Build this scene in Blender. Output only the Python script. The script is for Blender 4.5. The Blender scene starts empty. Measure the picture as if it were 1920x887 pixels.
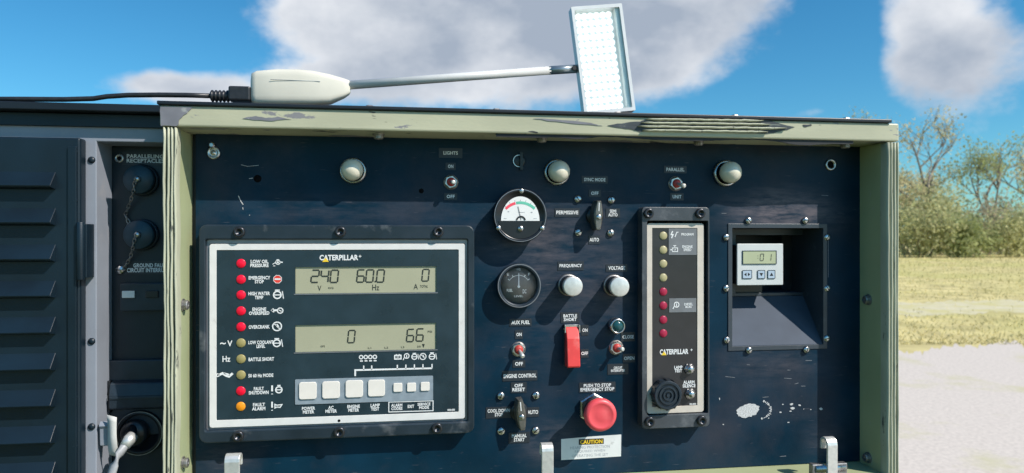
import bpy, bmesh, math, random
from mathutils import Vector, Matrix
random.seed(7)
SC = bpy.context.scene
COL = SC.collection
R = math.radians

# ------------------------------------------------------------------ camera
W, H, F = 1920, 887, 1313.0
TH = R(8.1)
CY = 443.5
D0 = 0.875
EYE = 1.62
fwd = Vector((math.sin(TH), math.cos(TH), 0)); rgt = Vector((math.cos(TH), -math.sin(TH), 0)); up = Vector((0, 0, 1))
CAM = Vector((0, 0, EYE)) - D0 * fwd
cd = bpy.data.cameras.new('camera'); cam = bpy.data.objects.new('camera', cd); COL.objects.link(cam)
cam.location = CAM; cam.rotation_euler = (R(90), 0, -TH)
cd.sensor_width = 36; cd.lens = 36 * F / W; cd.clip_start = 0.02; cd.clip_end = 3000
cd.dof.use_dof = True; cd.dof.focus_distance = 0.86; cd.dof.aperture_fstop = 9
SC.camera = cam

# ------------------------------------------------------------------ light
SUN = Vector((1.12, -1.0, 1.42)).normalized()
el = math.asin(SUN.z); az = math.atan2(SUN.x, SUN.y)
sd = bpy.data.lights.new('sun', 'SUN'); sd.energy = 5.0; sd.angle = R(0.5); sd.color = (1, .925, .85)
so = bpy.data.objects.new('sun', sd); COL.objects.link(so)
so.rotation_euler = SUN.to_track_quat('Z', 'Y').to_euler(); so.location = SUN * 30

wd = bpy.data.worlds.new('World'); SC.world = wd; wd.use_nodes = True
nt = wd.node_tree; nt.nodes.clear()
def N(t, tree=None, **k):
    n = (tree or nt).nodes.new(t)
    for a, b in k.items(): setattr(n, a, b)
    return n
def mth(op, a, b=None, tree=None, clamp=False):
    t = tree or nt
    n = N('ShaderNodeMath', t, operation=op); n.use_clamp = clamp
    for i, v in enumerate((a, b)):
        if v is None: continue
        if isinstance(v, (int, float)): n.inputs[i].default_value = v
        else: t.links.new(v, n.inputs[i])
    return n.outputs[0]
sky = N('ShaderNodeTexSky', sky_type='NISHITA', sun_disc=False)
sky.sun_elevation = el; sky.sun_rotation = az; sky.altitude = 50; sky.air_density = 1.0; sky.dust_density = .4; sky.ozone_density = 2.2
hs = N('ShaderNodeHueSaturation'); hs.inputs['Saturation'].default_value = 1.12; hs.inputs['Value'].default_value = 1.25
tint = N('ShaderNodeMix', data_type='RGBA', blend_type='MULTIPLY'); tint.inputs[0].default_value = 1; tint.inputs[7].default_value = (.58, .98, 1.10, 1)
nt.links.new(sky.outputs[0], tint.inputs[6]); nt.links.new(tint.outputs[2], hs.inputs['Color'])
geo = N('ShaderNodeTexCoord'); sep = N('ShaderNodeSeparateXYZ'); nt.links.new(geo.outputs['Generated'], sep.inputs[0])
sx, sy, sz = sep.outputs
azn = mth('ARCTAN2', sx, sy); eln = mth('ARCSINE', sz)
# cloud field on direction
cmb = N('ShaderNodeCombineXYZ'); nt.links.new(mth('MULTIPLY', sx, 2.4), cmb.inputs[0]); nt.links.new(mth('MULTIPLY', sy, 2.4), cmb.inputs[1]); nt.links.new(mth('MULTIPLY', sz, 3.6), cmb.inputs[2])
n1 = N('ShaderNodeTexNoise'); n1.inputs['Scale'].default_value = 2.3; n1.inputs['Detail'].default_value = 9; n1.inputs['Roughness'].default_value = .60
n2 = N('ShaderNodeTexNoise'); n2.inputs['Scale'].default_value = 3.0; n2.inputs['Detail'].default_value = 9; n2.inputs['Roughness'].default_value = .5
nt.links.new(cmb.outputs[0], n1.inputs['Vector']); nt.links.new(cmb.outputs[0], n2.inputs['Vector'])
def blob(px, py, wx, wy, amp):      # a cloud bank at a compass bearing and height
    a0 = TH + math.atan((px - 960) / F); e0 = math.atan((CY - py) / math.hypot(F, px - 960))
    u = mth('DIVIDE', mth('SUBTRACT', azn, a0), wx / F); v = mth('DIVIDE', mth('SUBTRACT', eln, e0), wy / F)
    return mth('MULTIPLY', mth('EXPONENT', mth('MULTIPLY', mth('ADD', mth('MULTIPLY', u, u), mth('MULTIPLY', v, v)), -1.0)), amp)
bl = None
for a in ((930, 40, 420, 120, .50), (1180, 70, 250, 120, .40), (800, -120, 420, 120, .3), (1765, 70, 90, 110, .52), (340, 166, 125, 28, .46), (760, 160, 260, 50, .34), (60, 60, 150, 60, .1), (1530, 210, 40, 12, .22),
          (270, 40, 150, 100, -.25), (1590, 90, 60, 110, -.3), (1400, 190, 90, 35, -.3), (560, 110, 70, 20, -.12)):
    b = blob(*a); bl = b if bl is None else mth('ADD', bl, b)
fld = mth('ADD', n1.outputs[0], mth('ADD', bl, -.60))
mask = N('ShaderNodeMapRange', interpolation_type='SMOOTHSTEP'); nt.links.new(fld, mask.inputs[0]); mask.inputs[1].default_value = .0; mask.inputs[2].default_value = .27
thick = N('ShaderNodeMapRange', interpolation_type='LINEAR'); nt.links.new(mth('ADD', fld, mth('MULTIPLY', mth('ADD', n2.outputs[0], -.5), 1.5)), thick.inputs[0]); thick.inputs[1].default_value = -.02; thick.inputs[2].default_value = .62
cc = N('ShaderNodeMix', data_type='RGBA'); nt.links.new(thick.outputs[0], cc.inputs[0]); cc.inputs[6].default_value = (8.7, 9.0, 9.5, 1); cc.inputs[7].default_value = (4.0, 4.7, 5.8, 1)
mx = N('ShaderNodeMix', data_type='RGBA'); nt.links.new(mask.outputs[0], mx.inputs[0]); nt.links.new(hs.outputs[0], mx.inputs[6]); nt.links.new(cc.outputs[2], mx.inputs[7])
bg = N('ShaderNodeBackground'); bg.inputs[1].default_value = .088; nt.links.new(mx.outputs[2], bg.inputs[0])
wo = N('ShaderNodeOutputWorld'); nt.links.new(bg.outputs[0], wo.inputs[0])
vs = SC.view_settings; vs.view_transform = 'Standard'; vs.look = 'None'; vs.gamma = 1; vs.use_curve_mapping = False; vs.exposure = .12
SC.render.engine = 'CYCLES'

# ------------------------------------------------------------------ geometry helpers
def U(px, py, y=0.0):
    d = fwd + rgt * ((px - 960) / F) + up * (-(py - CY) / F)
    return CAM + d * ((y - CAM.y) / d.y)
def mpp(px, y=0.0):
    d = fwd + rgt * ((px - 960) / F)
    return (y - CAM.y) / d.y / F
def G(px, depth): p = CAM + (fwd + rgt * ((px - 960) / F)) * depth; return Vector((p.x, p.y, 0))

class B:
    """shape collector; coordinates are multiplied by s and moved by o"""
    def __init__(s, sc=1.0, o=(0, 0, 0)): s.bm = bmesh.new(); s.s = sc; s.o = Vector(o)
    def v(s, x, y, z): return s.bm.verts.new(Vector((x, y, z)) * s.s + s.o)
    def f(s, vs_, sm=False):
        try: q = s.bm.faces.new(vs_); q.smooth = sm; return q
        except ValueError: return None
    def box(s, x0, x1, y0, y1, z0, z1):
        a = [s.v(x, y, z) for x in (x0, x1) for y in (y0, y1) for z in (z0, z1)]
        for q in ((0, 1, 3, 2), (4, 6, 7, 5), (0, 4, 5, 1), (2, 3, 7, 6), (0, 2, 6, 4), (1, 5, 7, 3)): s.f([a[i] for i in q])
        return s
    def lathe(s, prof, cx=0, cz=0, n=32, sm=True, a0=0.0):
        rings = []
        for r, y in prof:
            if r < 1e-9: rings.append([s.v(cx, y, cz)])
            else: rings.append([s.v(cx + r * math.cos(a0 + 2 * math.pi * k / n), y, cz + r * math.sin(a0 + 2 * math.pi * k / n)) for k in range(n)])
        for A, C in zip(rings, rings[1:]):
            for k in range(n):
                j = (k + 1) % n
                if len(A) == 1 and len(C) == 1: continue
                if len(A) == 1: s.f([A[0], C[j], C[k]], sm)
                elif len(C) == 1: s.f([A[k], A[j], C[0]], sm)
                else: s.f([A[k], A[j], C[j], C[k]], sm)
        if len(rings[0]) > 1: s.f(rings[0][::-1])
        if len(rings[-1]) > 1: s.f(rings[-1])
        return s
    def poly(s, pts, y0, y1):
        A = [s.v(x, y0, z) for x, z in pts]; C = [s.v(x, y1, z) for x, z in pts]; n = len(pts)
        s.f(A); s.f(C[::-1])
        for k in range(n): s.f([A[k], A[(k + 1) % n], C[(k + 1) % n], C[k]])
        return s
    def prismx(s, pts, x0, x1):
        A = [s.v(x0, y, z) for y, z in pts]; C = [s.v(x1, y, z) for y, z in pts]; n = len(pts)
        s.f(A); s.f(C[::-1])
        for k in range(n): s.f([A[k], A[(k + 1) % n], C[(k + 1) % n], C[k]])
        return s
    def ring(s, O, I, y0, y1):
        n = len(O); L = [[s.v(x, y, z) for x, z in P] for P, y in ((O, y0), (O, y1), (I, y1), (I, y0))]
        for k in range(n):
            j = (k + 1) % n
            for a in range(4):
                b = (a + 1) % 4; s.f([L[a][k], L[a][j], L[b][j], L[b][k]])
        return s
    def grid(s, x0, x1, z0, z1, holes, y0, y1):
        xs = sorted({x0, x1, *[h[0] for h in holes], *[h[1] for h in holes]}); zs = sorted({z0, z1, *[h[2] for h in holes], *[h[3] for h in holes]})
        def inside(i, j):
            if i < 0 or j < 0 or i >= len(xs) - 1 or j >= len(zs) - 1: return False
            cx, cz = (xs[i] + xs[i + 1]) / 2, (zs[j] + zs[j + 1]) / 2
            return not any(h[0] < cx < h[1] and h[2] < cz < h[3] for h in holes)
        V = {}
        def g(i, j, y):
            k = (i, j, y)
            if k not in V: V[k] = s.v(xs[i], y, zs[j])
            return V[k]
        for i in range(len(xs) - 1):
            for j in range(len(zs) - 1):
                if not inside(i, j): continue
                s.f([g(i, j, y1), g(i + 1, j, y1), g(i + 1, j + 1, y1), g(i, j + 1, y1)])
                s.f([g(i, j, y0), g(i, j + 1, y0), g(i + 1, j + 1, y0), g(i + 1, j, y0)])
                for (di, dj, a, b) in ((-1, 0, (i, j), (i, j + 1)), (1, 0, (i + 1, j), (i + 1, j + 1)), (0, -1, (i, j), (i + 1, j)), (0, 1, (i, j + 1), (i + 1, j + 1))):
                    if not inside(i + di, j + dj): s.f([g(*a, y0), g(*b, y0), g(*b, y1), g(*a, y1)])
        return s
    def tube(s, path, r, n=10, cap=True):
        P = [Vector(p) for p in path]; rings = []
        for i, p in enumerate(P):
            t = (P[min(i + 1, len(P) - 1)] - P[max(i - 1, 0)]).normalized()
            ref = Vector((0, 0, 1)) if abs(t.z) < .9 else Vector((1, 0, 0))
            a = t.cross(ref).normalized(); b = t.cross(a)
            rr = r[i] if isinstance(r, (list, tuple)) else r
            rings.append([s.v(*(p + (a * math.cos(2 * math.pi * k / n) + b * math.sin(2 * math.pi * k / n)) * rr)) for k in range(n)])
        for A, C in zip(rings, rings[1:]):
            for k in range(n): s.f([A[k], A[(k + 1) % n], C[(k + 1) % n], C[k]], True)
        if cap: s.f(rings[0][::-1]); s.f(rings[-1])
        return s
    def line(s, pts, w, y0, y1, closed=False):    # stroke in the xz plane
        P = [Vector((x, z)) for x, z in pts]; n = len(P); L = []
        for k in range(n):                        # mitred, so no two faces overlap in one plane
            a = P[k] - P[k - 1] if (k or closed) else P[1] - P[0]; c = P[(k + 1) % n] - P[k] if (k < n - 1 or closed) else P[-1] - P[-2]
            a = a.normalized() if a.length else Vector((1, 0)); c = c.normalized() if c.length else a
            na, nc = Vector((-a.y, a.x)), Vector((-c.y, c.x)); m = na + nc; m = m.normalized() if m.length > 1e-6 else na
            L.append(m * (w / 2 / max(.45, m.dot(na))))
        V = [[s.v(p.x + d.x, y, p.y + d.y) for p, d in zip(P, L)] + [s.v(p.x - d.x, y, p.y - d.y) for p, d in zip(P, L)] for y in (y0, y1)]
        for k in range(n if closed else n - 1):
            q = (k + 1) % n
            for A in V: s.f([A[k], A[q], A[n + q], A[n + k]])
            s.f([V[0][k], V[0][q], V[1][q], V[1][k]]); s.f([V[0][n + k], V[0][n + q], V[1][n + q], V[1][n + k]])
        if not closed:
            for k in (0, n - 1): s.f([V[0][k], V[0][n + k], V[1][n + k], V[1][k]])
        return s
    def mesh(s, name):
        bmesh.ops.recalc_face_normals(s.bm, faces=s.bm.faces[:])
        me = bpy.data.meshes.new(name); s.bm.to_mesh(me); s.bm.free(); return me
def circ(r, n=20, cx=0, cz=0, a0=0, a1=2 * math.pi, end=False):
    m = n + (1 if end else 0)
    return [(cx + r * math.cos(a0 + (a1 - a0) * k / n), cz + r * math.sin(a0 + (a1 - a0) * k / n)) for k in range(m)]
def rrect(x0, x1, z0, z1, r, n=4):
    o = []
    for cx, cz, a in ((x1 - r, z1 - r, 0), (x0 + r, z1 - r, 90), (x0 + r, z0 + r, 180), (x1 - r, z0 + r, 270)):
        for k in range(n + 1): t = R(a + 90 * k / n); o.append((cx + r * math.cos(t), cz + r * math.sin(t)))
    return o
def obj(name, me, m, parent=None, loc=None, bevel=0, seg=2):
    if isinstance(me, B): me = me.mesh(name)
    if m and not me.materials: me.materials.append(M[m] if isinstance(m, str) else m)
    o = bpy.data.objects.new(name, me); COL.objects.link(o)
    if parent: o.parent = parent
    if loc is not None: o.location = loc
    if bevel:
        b = o.modifiers.new('bevel', 'BEVEL'); b.width = bevel; b.segments = seg; b.limit_method = 'ANGLE'; b.angle_limit = R(40); b.harden_normals = False
    return o
def tag(o, label, cat, group=None):
    o['label'] = label; o['category'] = cat
    if group: o['group'] = group
    return o
def thing(name, label, cat, loc=(0, 0, 0), group=None):
    o = bpy.data.objects.new(name, None); COL.objects.link(o); o.location = loc; o.empty_display_size = .02
    return tag(o, label, cat, group)

_txt = {}
def text_mesh(body, w, h, bold=.02):
    """lettering fitted to a w x h block, centred, facing -Y"""
    key = (body, bold)
    if key not in _txt:
        c = bpy.data.curves.new('lettering', 'FONT'); c.body = body; c.align_x = 'CENTER'; c.offset = bold; c.resolution_u = 2; c.space_line = .85; c.space_character = 1.03
        o = bpy.data.objects.new('lettering', c); COL.objects.link(o)
        bpy.context.view_layer.update()
        me = bpy.data.meshes.new_from_object(o.evaluated_get(bpy.context.evaluated_depsgraph_get()))
        bpy.data.objects.remove(o); bpy.data.curves.remove(c)
        _txt[key] = [(v.co.x, v.co.y) for v in me.vertices], [tuple(p.vertices) for p in me.polygons]
        bpy.data.meshes.remove(me)
    vs_, fs = _txt[key]
    x0 = min(v[0] for v in vs_); x1 = max(v[0] for v in vs_); z0 = min(v[1] for v in vs_); z1 = max(v[1] for v in vs_)
    me = bpy.data.meshes.new('lettering')
    me.from_pydata([((x - (x0 + x1) / 2) * w / (x1 - x0), 0, (z - (z0 + z1) / 2) * h / (z1 - z0)) for x, z in vs_], [], fs)
    return me
def lettering(body, px, py, wpx, hpx, y, m, parent, bold=.02, name='lettering'):
    p = U(px, py, y); k = mpp(px, y)
    o = obj(name, text_mesh(body, wpx * k, hpx * k, bold), m, parent)
    o.location = p - abs_loc(parent); return o
def abs_loc(o):
    v = Vector((0, 0, 0))
    while o: v += o.location; o = o.parent
    return v

# ------------------------------------------------------------------ materials
M = {}
_ = None
def mat(name, col, rough=.5, metal=0, spec=.5, var=.12, vscale=60, bump=.0, bscale=300, col2=None, t0=.5, t1=.62, wscale=40, stretch=(1, 1, 1), emit=None, estr=0, trans=0, coat=0, detail=6, rvar=0.0):
    m = bpy.data.materials.new(name); m.use_nodes = True; t = m.node_tree; b = t.nodes['Principled BSDF']; L = t.links.new
    b.inputs['Roughness'].default_value = rough; b.inputs['Metallic'].default_value = metal; b.inputs['Specular IOR Level'].default_value = spec
    b.inputs['Coat Weight'].default_value = coat; b.inputs['Transmission Weight'].default_value = trans
    tc = N('ShaderNodeTexCoord', t); mp = N('ShaderNodeMapping', t); mp.inputs['Scale'].default_value = stretch; L(tc.outputs['Object'], mp.inputs[0])
    n = N('ShaderNodeTexNoise', t); n.inputs['Scale'].default_value = vscale; n.inputs['Detail'].default_value = detail; L(mp.outputs[0], n.inputs['Vector'])
    mr = N('ShaderNodeMapRange', t); L(n.outputs[0], mr.inputs[0]); mr.inputs[1].default_value = .3; mr.inputs[2].default_value = .7; mr.inputs[3].default_value = 1 - var; mr.inputs[4].default_value = 1 + var
    c = N('ShaderNodeMix', t, data_type='RGBA', blend_type='MULTIPLY'); c.inputs[0].default_value = 1; c.inputs[6].default_value = (*col, 1); L(mr.outputs[0], c.inputs[7])
    out = c.outputs[2]
    if col2:
        w = N('ShaderNodeTexNoise', t); w.inputs['Scale'].default_value = wscale; w.inputs['Detail'].default_value = 8; w.inputs['Roughness'].default_value = .65; L(mp.outputs[0], w.inputs['Vector'])
        wr = N('ShaderNodeMapRange', t); L(w.outputs[0], wr.inputs[0]); wr.inputs[1].default_value = t0; wr.inputs[2].default_value = t1
        c2 = N('ShaderNodeMix', t, data_type='RGBA'); L(wr.outputs[0], c2.inputs[0]); L(out, c2.inputs[6]); c2.inputs[7].default_value = (*col2, 1); out = c2.outputs[2]
    L(out, b.inputs['Base Color'])
    if rvar:
        rr = N('ShaderNodeMapRange', t); L(n.outputs[0], rr.inputs[0]); rr.inputs[1].default_value = .3; rr.inputs[2].default_value = .7; rr.inputs[3].default_value = rough - rvar; rr.inputs[4].default_value = rough + rvar; L(rr.outputs[0], b.inputs['Roughness'])
    if bump:
        nb = N('ShaderNodeTexNoise', t); nb.inputs['Scale'].default_value = bscale; nb.inputs['Detail'].default_value = 4; L(mp.outputs[0], nb.inputs['Vector'])
        bp = N('ShaderNodeBump', t); bp.inputs['Strength'].default_value = bump; bp.inputs['Distance'].default_value = .001; L(nb.outputs[0], bp.inputs['Height']); L(bp.outputs[0], b.inputs['Normal'])
    if emit: b.inputs['Emission Color'].default_value = (*emit, 1); b.inputs['Emission Strength'].default_value = estr
    M[name] = m; return m
mat('panel_paint', (.0015, .022, .044), .42, spec=.16, var=.3, vscale=14, bump=.12, bscale=900, col2=(.040, .043, .058), t0=.48, t1=.80, wscale=6, rvar=.07)
def add_streaks(m, col, lo, hi, sc, stretch):      # fine horizontal rubs in the paint
    t = M[m].node_tree; b = t.nodes['Principled BSDF']; L = t.links.new; src = b.inputs['Base Color'].links[0].from_socket
    tc = N('ShaderNodeTexCoord', t); mp = N('ShaderNodeMapping', t); mp.inputs['Scale'].default_value = stretch; L(tc.outputs['Object'], mp.inputs[0])
    n = N('ShaderNodeTexNoise', t); n.inputs['Scale'].default_value = sc; n.inputs['Detail'].default_value = 3; L(mp.outputs[0], n.inputs['Vector'])
    r = N('ShaderNodeMapRange', t); L(n.outputs[0], r.inputs[0]); r.inputs[1].default_value = lo; r.inputs[2].default_value = hi
    c = N('ShaderNodeMix', t, data_type='RGBA'); L(r.outputs[0], c.inputs[0]); L(src, c.inputs[6]); c.inputs[7].default_value = (*col, 1); L(c.outputs[2], b.inputs['Base Color'])
add_streaks('panel_paint', (.10, .10, .115), .68, .86, 55, (1, 1, 8))
def worn_patch(m, centres, col, rough_noise):
    t = M[m].node_tree; b = t.nodes['Principled BSDF']; L = t.links.new; src = b.inputs['Base Color'].links[0].from_socket
    tc = N('ShaderNodeTexCoord', t); n = N('ShaderNodeTexNoise', t); n.inputs['Scale'].default_value = rough_noise; n.inputs['Detail'].default_value = 9; n.inputs['Roughness'].default_value = .7
    mq = N('ShaderNodeMapping', t); mq.inputs['Scale'].default_value = (1, 1, 4.5); L(tc.outputs['Object'], mq.inputs[0]); L(mq.outputs[0], n.inputs['Vector'])
    tot = None
    for (x, z, rx, rz, amp) in centres:
        mp = N('ShaderNodeMapping', t); mp.vector_type = 'TEXTURE'; mp.inputs['Location'].default_value = (x, 0, z); mp.inputs['Scale'].default_value = (rx, 1000, rz); L(tc.outputs['Object'], mp.inputs[0])
        ln = N('ShaderNodeVectorMath', t, operation='LENGTH'); L(mp.outputs[0], ln.inputs[0])
        v = mth('MULTIPLY', mth('EXPONENT', mth('MULTIPLY', mth('POWER', ln.outputs['Value'], 2.6, t), -1.0, t), None, t), amp, t)
        tot = v if tot is None else mth('ADD', tot, v, t)
    f = mth('MULTIPLY', tot, mth('MULTIPLY', mth('SUBTRACT', n.outputs[0], .36, t), 3.2, t, True), t, True)
    c = N('ShaderNodeMix', t, data_type='RGBA'); L(f, c.inputs[0]); L(src, c.inputs[6]); c.inputs[7].default_value = (*col, 1); L(c.outputs[2], b.inputs['Base Color'])
_zb = U(1420, 875, 0).z
worn_patch('panel_paint', [(U(x, y, 0).x, U(x, y, 0).z - _zb, w / 1500, h / 1500, a) for x, y, w, h, a in ((1465, 398, 105, 44, 1.6), (1455, 680, 120, 40, .35), (1060, 450, 160, 70, .5), (1000, 500, 60, 200, .3), (1030, 830, 60, 40, .6), (1110, 560, 100, 60, .4), (430, 860, 40, 30, .6), (1545, 820, 40, 40, .4), (640, 395, 200, 30, .25))], (.125, .112, .128), 18)
mat('bezel_paint', (.015, .026, .037), .38, var=.2, vscale=30, bump=.1, bscale=700, col2=(.10, .11, .12), t0=.60, t1=.72, wscale=22, rvar=.08)
mat('alarm_bezel_paint', (.055, .064, .074), .4, var=.2, vscale=30, bump=.1, bscale=700, col2=(.16, .17, .18), t0=.58, t1=.72, wscale=18, rvar=.08)
mat('face_film', (.018, .036, .048), .30, var=.15, vscale=40, col2=(.08, .10, .12), t0=.68, t1=.76, wscale=260, rvar=.06)
mat('alarm_film', (.028, .028, .031), .28, var=.15, vscale=50, col2=(.08, .08, .08), t0=.68, t1=.78, wscale=200)
mat('white_border', (.72, .71, .68), .45, var=.05, vscale=80, col2=(.50, .48, .45), t0=.62, t1=.8, wscale=50)
mat('beige_border', (.62, .56, .48), .45, var=.06, vscale=80)
mat('chamfer_metal', (.30, .30, .33), .35, metal=.6, var=.1)
mat('lettering_white', (.78, .79, .78), .5, var=.03)
mat('lettering_red', (.75, .05, .03), .5, var=.03)
mat('lettering_yellow', (.85, .58, .03), .5, var=.03)
mat('lettering_black', (.012, .012, .014), .5, var=.03)
mat('faded_print', (.36, .38, .41), .5, var=.3, vscale=500)
mat('lamp_red', (.86, .004, .035), .32, var=.06, vscale=100)
mat('lamp_dark_red', (.36, .012, .05), .32, var=.08, vscale=100)
mat('lamp_olive', (.33, .28, .11), .35, var=.08, vscale=100)
mat('lamp_tan', (.40, .36, .19), .35, var=.08, vscale=100)
mat('lamp_orange', (.86, .30, .012), .32, var=.06, vscale=100)
mat('lcd', (.40, .395, .275), .18, var=.07, vscale=12, spec=.5)
mat('lcd_ink', (.03, .035, .03), .4, var=.05)
mat('keypad_grey', (.25, .30, .34), .45, var=.12, vscale=120, col2=(.06, .06, .07), t0=.70, t1=.76, wscale=160)
mat('key_cream', (.78, .73, .66), .42, var=.05, vscale=60, col2=(.52, .47, .40), t0=.66, t1=.76, wscale=140)
mat('screw_black', (.05, .052, .058), .3, metal=.7, var=.2)
mat('screw_hole', (.004, .004, .005), .8, var=.02, spec=.1)
mat('steel', (.55, .55, .55), .28, metal=1, var=.15, vscale=200, rvar=.08)
mat('dull_steel', (.34, .33, .32), .45, metal=.85, var=.25, vscale=150, col2=(.18, .12, .08), t0=.62, t1=.75, wscale=120)
mat('brushed_aluminium', (.74, .73, .69), .40, metal=.6, var=.1, vscale=200)
mat('dark_rubber', (.014, .015, .017), .6, var=.25, vscale=80)
mat('black_plastic', (.012, .014, .018), .32, var=.2, vscale=60)
mat('grey_black_plastic', (.015, .026, .038), .42, var=.25, vscale=50)
mat('cream_lens', (.72, .68, .54), .16, var=.10, vscale=60, coat=.8)
mat('red_plastic', (.72, .055, .05), .38, var=.1, vscale=60, col2=(.78, .16, .14), t0=.55, t1=.7, wscale=40)
mat('pink_red_cap', (.80, .085, .10), .40, var=.06, vscale=40, col2=(.82, .17, .17), t0=.5, t1=.75, wscale=25)
mat('red_boot', (.50, .05, .04), .45, var=.15, vscale=300)
mat('handle_metal', (.19, .18, .16), .36, metal=.7, var=.25, vscale=120, rvar=.1)
mat('gauge_dial', (.80, .80, .78), .45, var=.03)
mat('dial_black', (.15, .14, .125), .45, var=.15, vscale=30)
mat('dial_green', (.13, .50, .36), .5)
mat('dial_red', (.85, .08, .12), .5)
mat('plate_black', (.020, .026, .034), .42, var=.15, vscale=80)
mat('plate_grey', (.17, .18, .19), .45, var=.1, vscale=80)
mat('sticker', (.70, .71, .70), .5, var=.07, vscale=50, col2=(.42, .42, .40), t0=.62, t1=.78, wscale=60)
mat('green_paint', (.46, .455, .315), .5, var=.10, vscale=16, bump=.12, bscale=400, col2=(.235, .23, .235), t0=.60, t1=.612, wscale=24, stretch=(.5, 1, 1.6), rvar=.1)
add_streaks('green_paint', (.05, .052, .05), .665, .675, 45, (.45, 1, 2.2))
mat('jamb_green', (.375, .415, .235), .5, var=.07, vscale=16, bump=.08, bscale=400, col2=(.38, .40, .30), t0=.64, t1=.72, wscale=60)
mat('gasket_green', (.42, .43, .315), .6, var=.14, vscale=60, col2=(.06, .065, .06), t0=.60, t1=.66, wscale=70, stretch=(3, 1, .35))
mat('gasket_dark', (.035, .045, .052), .55, var=.3, vscale=90, col2=(.22, .24, .20), t0=.60, t1=.66, wscale=90, stretch=(.4, 1, 3))
mat('corner_grey', (.19, .19, .21), .5, var=.15, vscale=40, col2=(.40, .41, .38), t0=.60, t1=.66, wscale=45)
mat('cabinet_paint', (.26, .285, .33), .44, var=.14, vscale=10, bump=.1, bscale=500, col2=(.33, .33, .35), t0=.58, t1=.75, wscale=18, rvar=.06)
mat('receptacle_paint', (.004, .013, .022), .42, var=.25, vscale=20, bump=.1, bscale=600)
mat('cap_paint', (.018, .05, .072), .45, var=.2, vscale=60)
mat('pilot_lens', (.015, .075, .085), .2, var=.05)
mat('roof_paint', (.008, .012, .018), .45, var=.25, vscale=20)
mat('box_liner', (.040, .052, .066), .38, var=.15, vscale=30, col2=(.10, .11, .13), t0=.60, t1=.75, wscale=50)
mat('box_floor', (.058, .076, .105), .6, spec=.2, var=.08, vscale=40, col2=(.10, .11, .13), t0=.66, t1=.74, wscale=90)
mat('meter_face', (.60, .63, .62), .4, var=.03)
mat('meter_lcd', (.44, .48, .31), .25, var=.04)
mat('meter_key', (.42, .52, .62), .4, var=.04)
mat('lamp_housing', (.68, .65, .55), .42, var=.05, vscale=30)
mat('lamp_rod', (.62, .62, .60), .32, var=.05)
mat('lamp_frame', (.66, .68, .68), .35, var=.05)
mat('coupler', (.32, .37, .40), .3, metal=.6, var=.15)
mat('led_board', (.80, .84, .84), .3, var=.05)
mat('led_emit', (.8, .8, .8), .4, emit=(1, .97, .95), estr=1.0)
mat('lens_glass', (.9, 1, 1), .05, trans=1, var=.0)
M['lens_glass'].node_tree.nodes['Principled BSDF'].inputs['IOR'].default_value = 1.15
mat('cable_black', (.02, .021, .024), .42, var=.3, vscale=200)
mat('cable_grey', (.34, .35, .36), .42, var=.15, vscale=120)
mat('paper_tag', (.60, .60, .57), .6, var=.1, vscale=60)
mat('chip_white', (.55, .55, .55), .6, var=.35, vscale=700)
mat('scuff', (.22, .23, .25), .6, var=.5, vscale=900)
mat('clear_glass', (1, 1, 1), .03, trans=1, var=0)
M['clear_glass'].node_tree.nodes['Principled BSDF'].inputs['IOR'].default_value = 1.12
mat('grass_ground', (.60, .51, .24), .9, var=.3, vscale=1.2, col2=(.52, .48, .18), t0=.45, t1=.65, wscale=.16, spec=.1, stretch=(1, 1, 1))
mat('low_bounce_lawn', (.075, .095, .035), .9, var=.3, vscale=8, spec=.1)
mat('dirt', (.62, .55, .48), .9, var=.12, vscale=30, col2=(.54, .50, .30), t0=.56, t1=.72, wscale=.9, spec=.1)
mat('track', (.62, .56, .38), .9, var=.12, vscale=6, col2=(.58, .52, .25), t0=.45, t1=.6, wscale=1.3, spec=.1)
mat('grass_blades', (.58, .50, .23), .8, var=.3, vscale=.8, spec=.1)
mat('bark', (.22, .19, .16), .9, var=.3, vscale=6, spec=.1)
for i, c in enumerate(((.54, .53, .28), (.42, .45, .21), (.62, .55, .32), (.48, .43, .30))): mat('leaf_%d' % i, c, .7, var=.4, vscale=1.4, spec=.2)

for i in range(4):          # light passes through leaves
    t = M['leaf_%d' % i].node_tree; pb = t.nodes['Principled BSDF']; tr = N('ShaderNodeBsdfTranslucent', t); t.links.new(pb.inputs['Base Color'].links[0].from_socket, tr.inputs[0])
    ms_ = N('ShaderNodeMixShader', t); ms_.inputs[0].default_value = .5; t.links.new(pb.outputs[0], ms_.inputs[1]); t.links.new(tr.outputs[0], ms_.inputs[2]); t.links.new(ms_.outputs[0], t.nodes['Material Output'].inputs[0])
# ------------------------------------------------------------------ setting: ground
def struct(name, b, m): o = obj(name, b, m); o['kind'] = 'structure'; return o
g = B(); g.f([g.v(-600, -600, 0), g.v(600, -600, 0), g.v(600, 900, 0), g.v(-600, 900, 0)]); struct('ground', g, 'grass_ground')
def patch(name, m, pts, z):
    b = B(); b.f([b.v(p.x, p.y, z) for p in pts]); return struct(name, b, m)
def wob(pxs, depth, amp):
    o = []; pxs = list(pxs)
    for a, b in zip(pxs, pxs[1:]):
        for i in range(14): px = a + (b - a) * i / 14; o.append(G(px, depth + amp * (.7 * math.sin(px * .021) + .5 * math.sin(px * .057 + 1) + random.uniform(-.5, .5))))
    return o + [G(pxs[-1], depth)]
patch('low_bounce_lawn', 'low_bounce_lawn', [Vector((-40, -40, 0)), Vector((2.2, -40, 0)), Vector((1.6, -6, 0)), Vector((1.1, .4, 0)), Vector((1.0, 2.6, 0)), Vector((-40, 3, 0))], .008)  # unseen ground around the camera, made dark to cut bounce onto the panel
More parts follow.
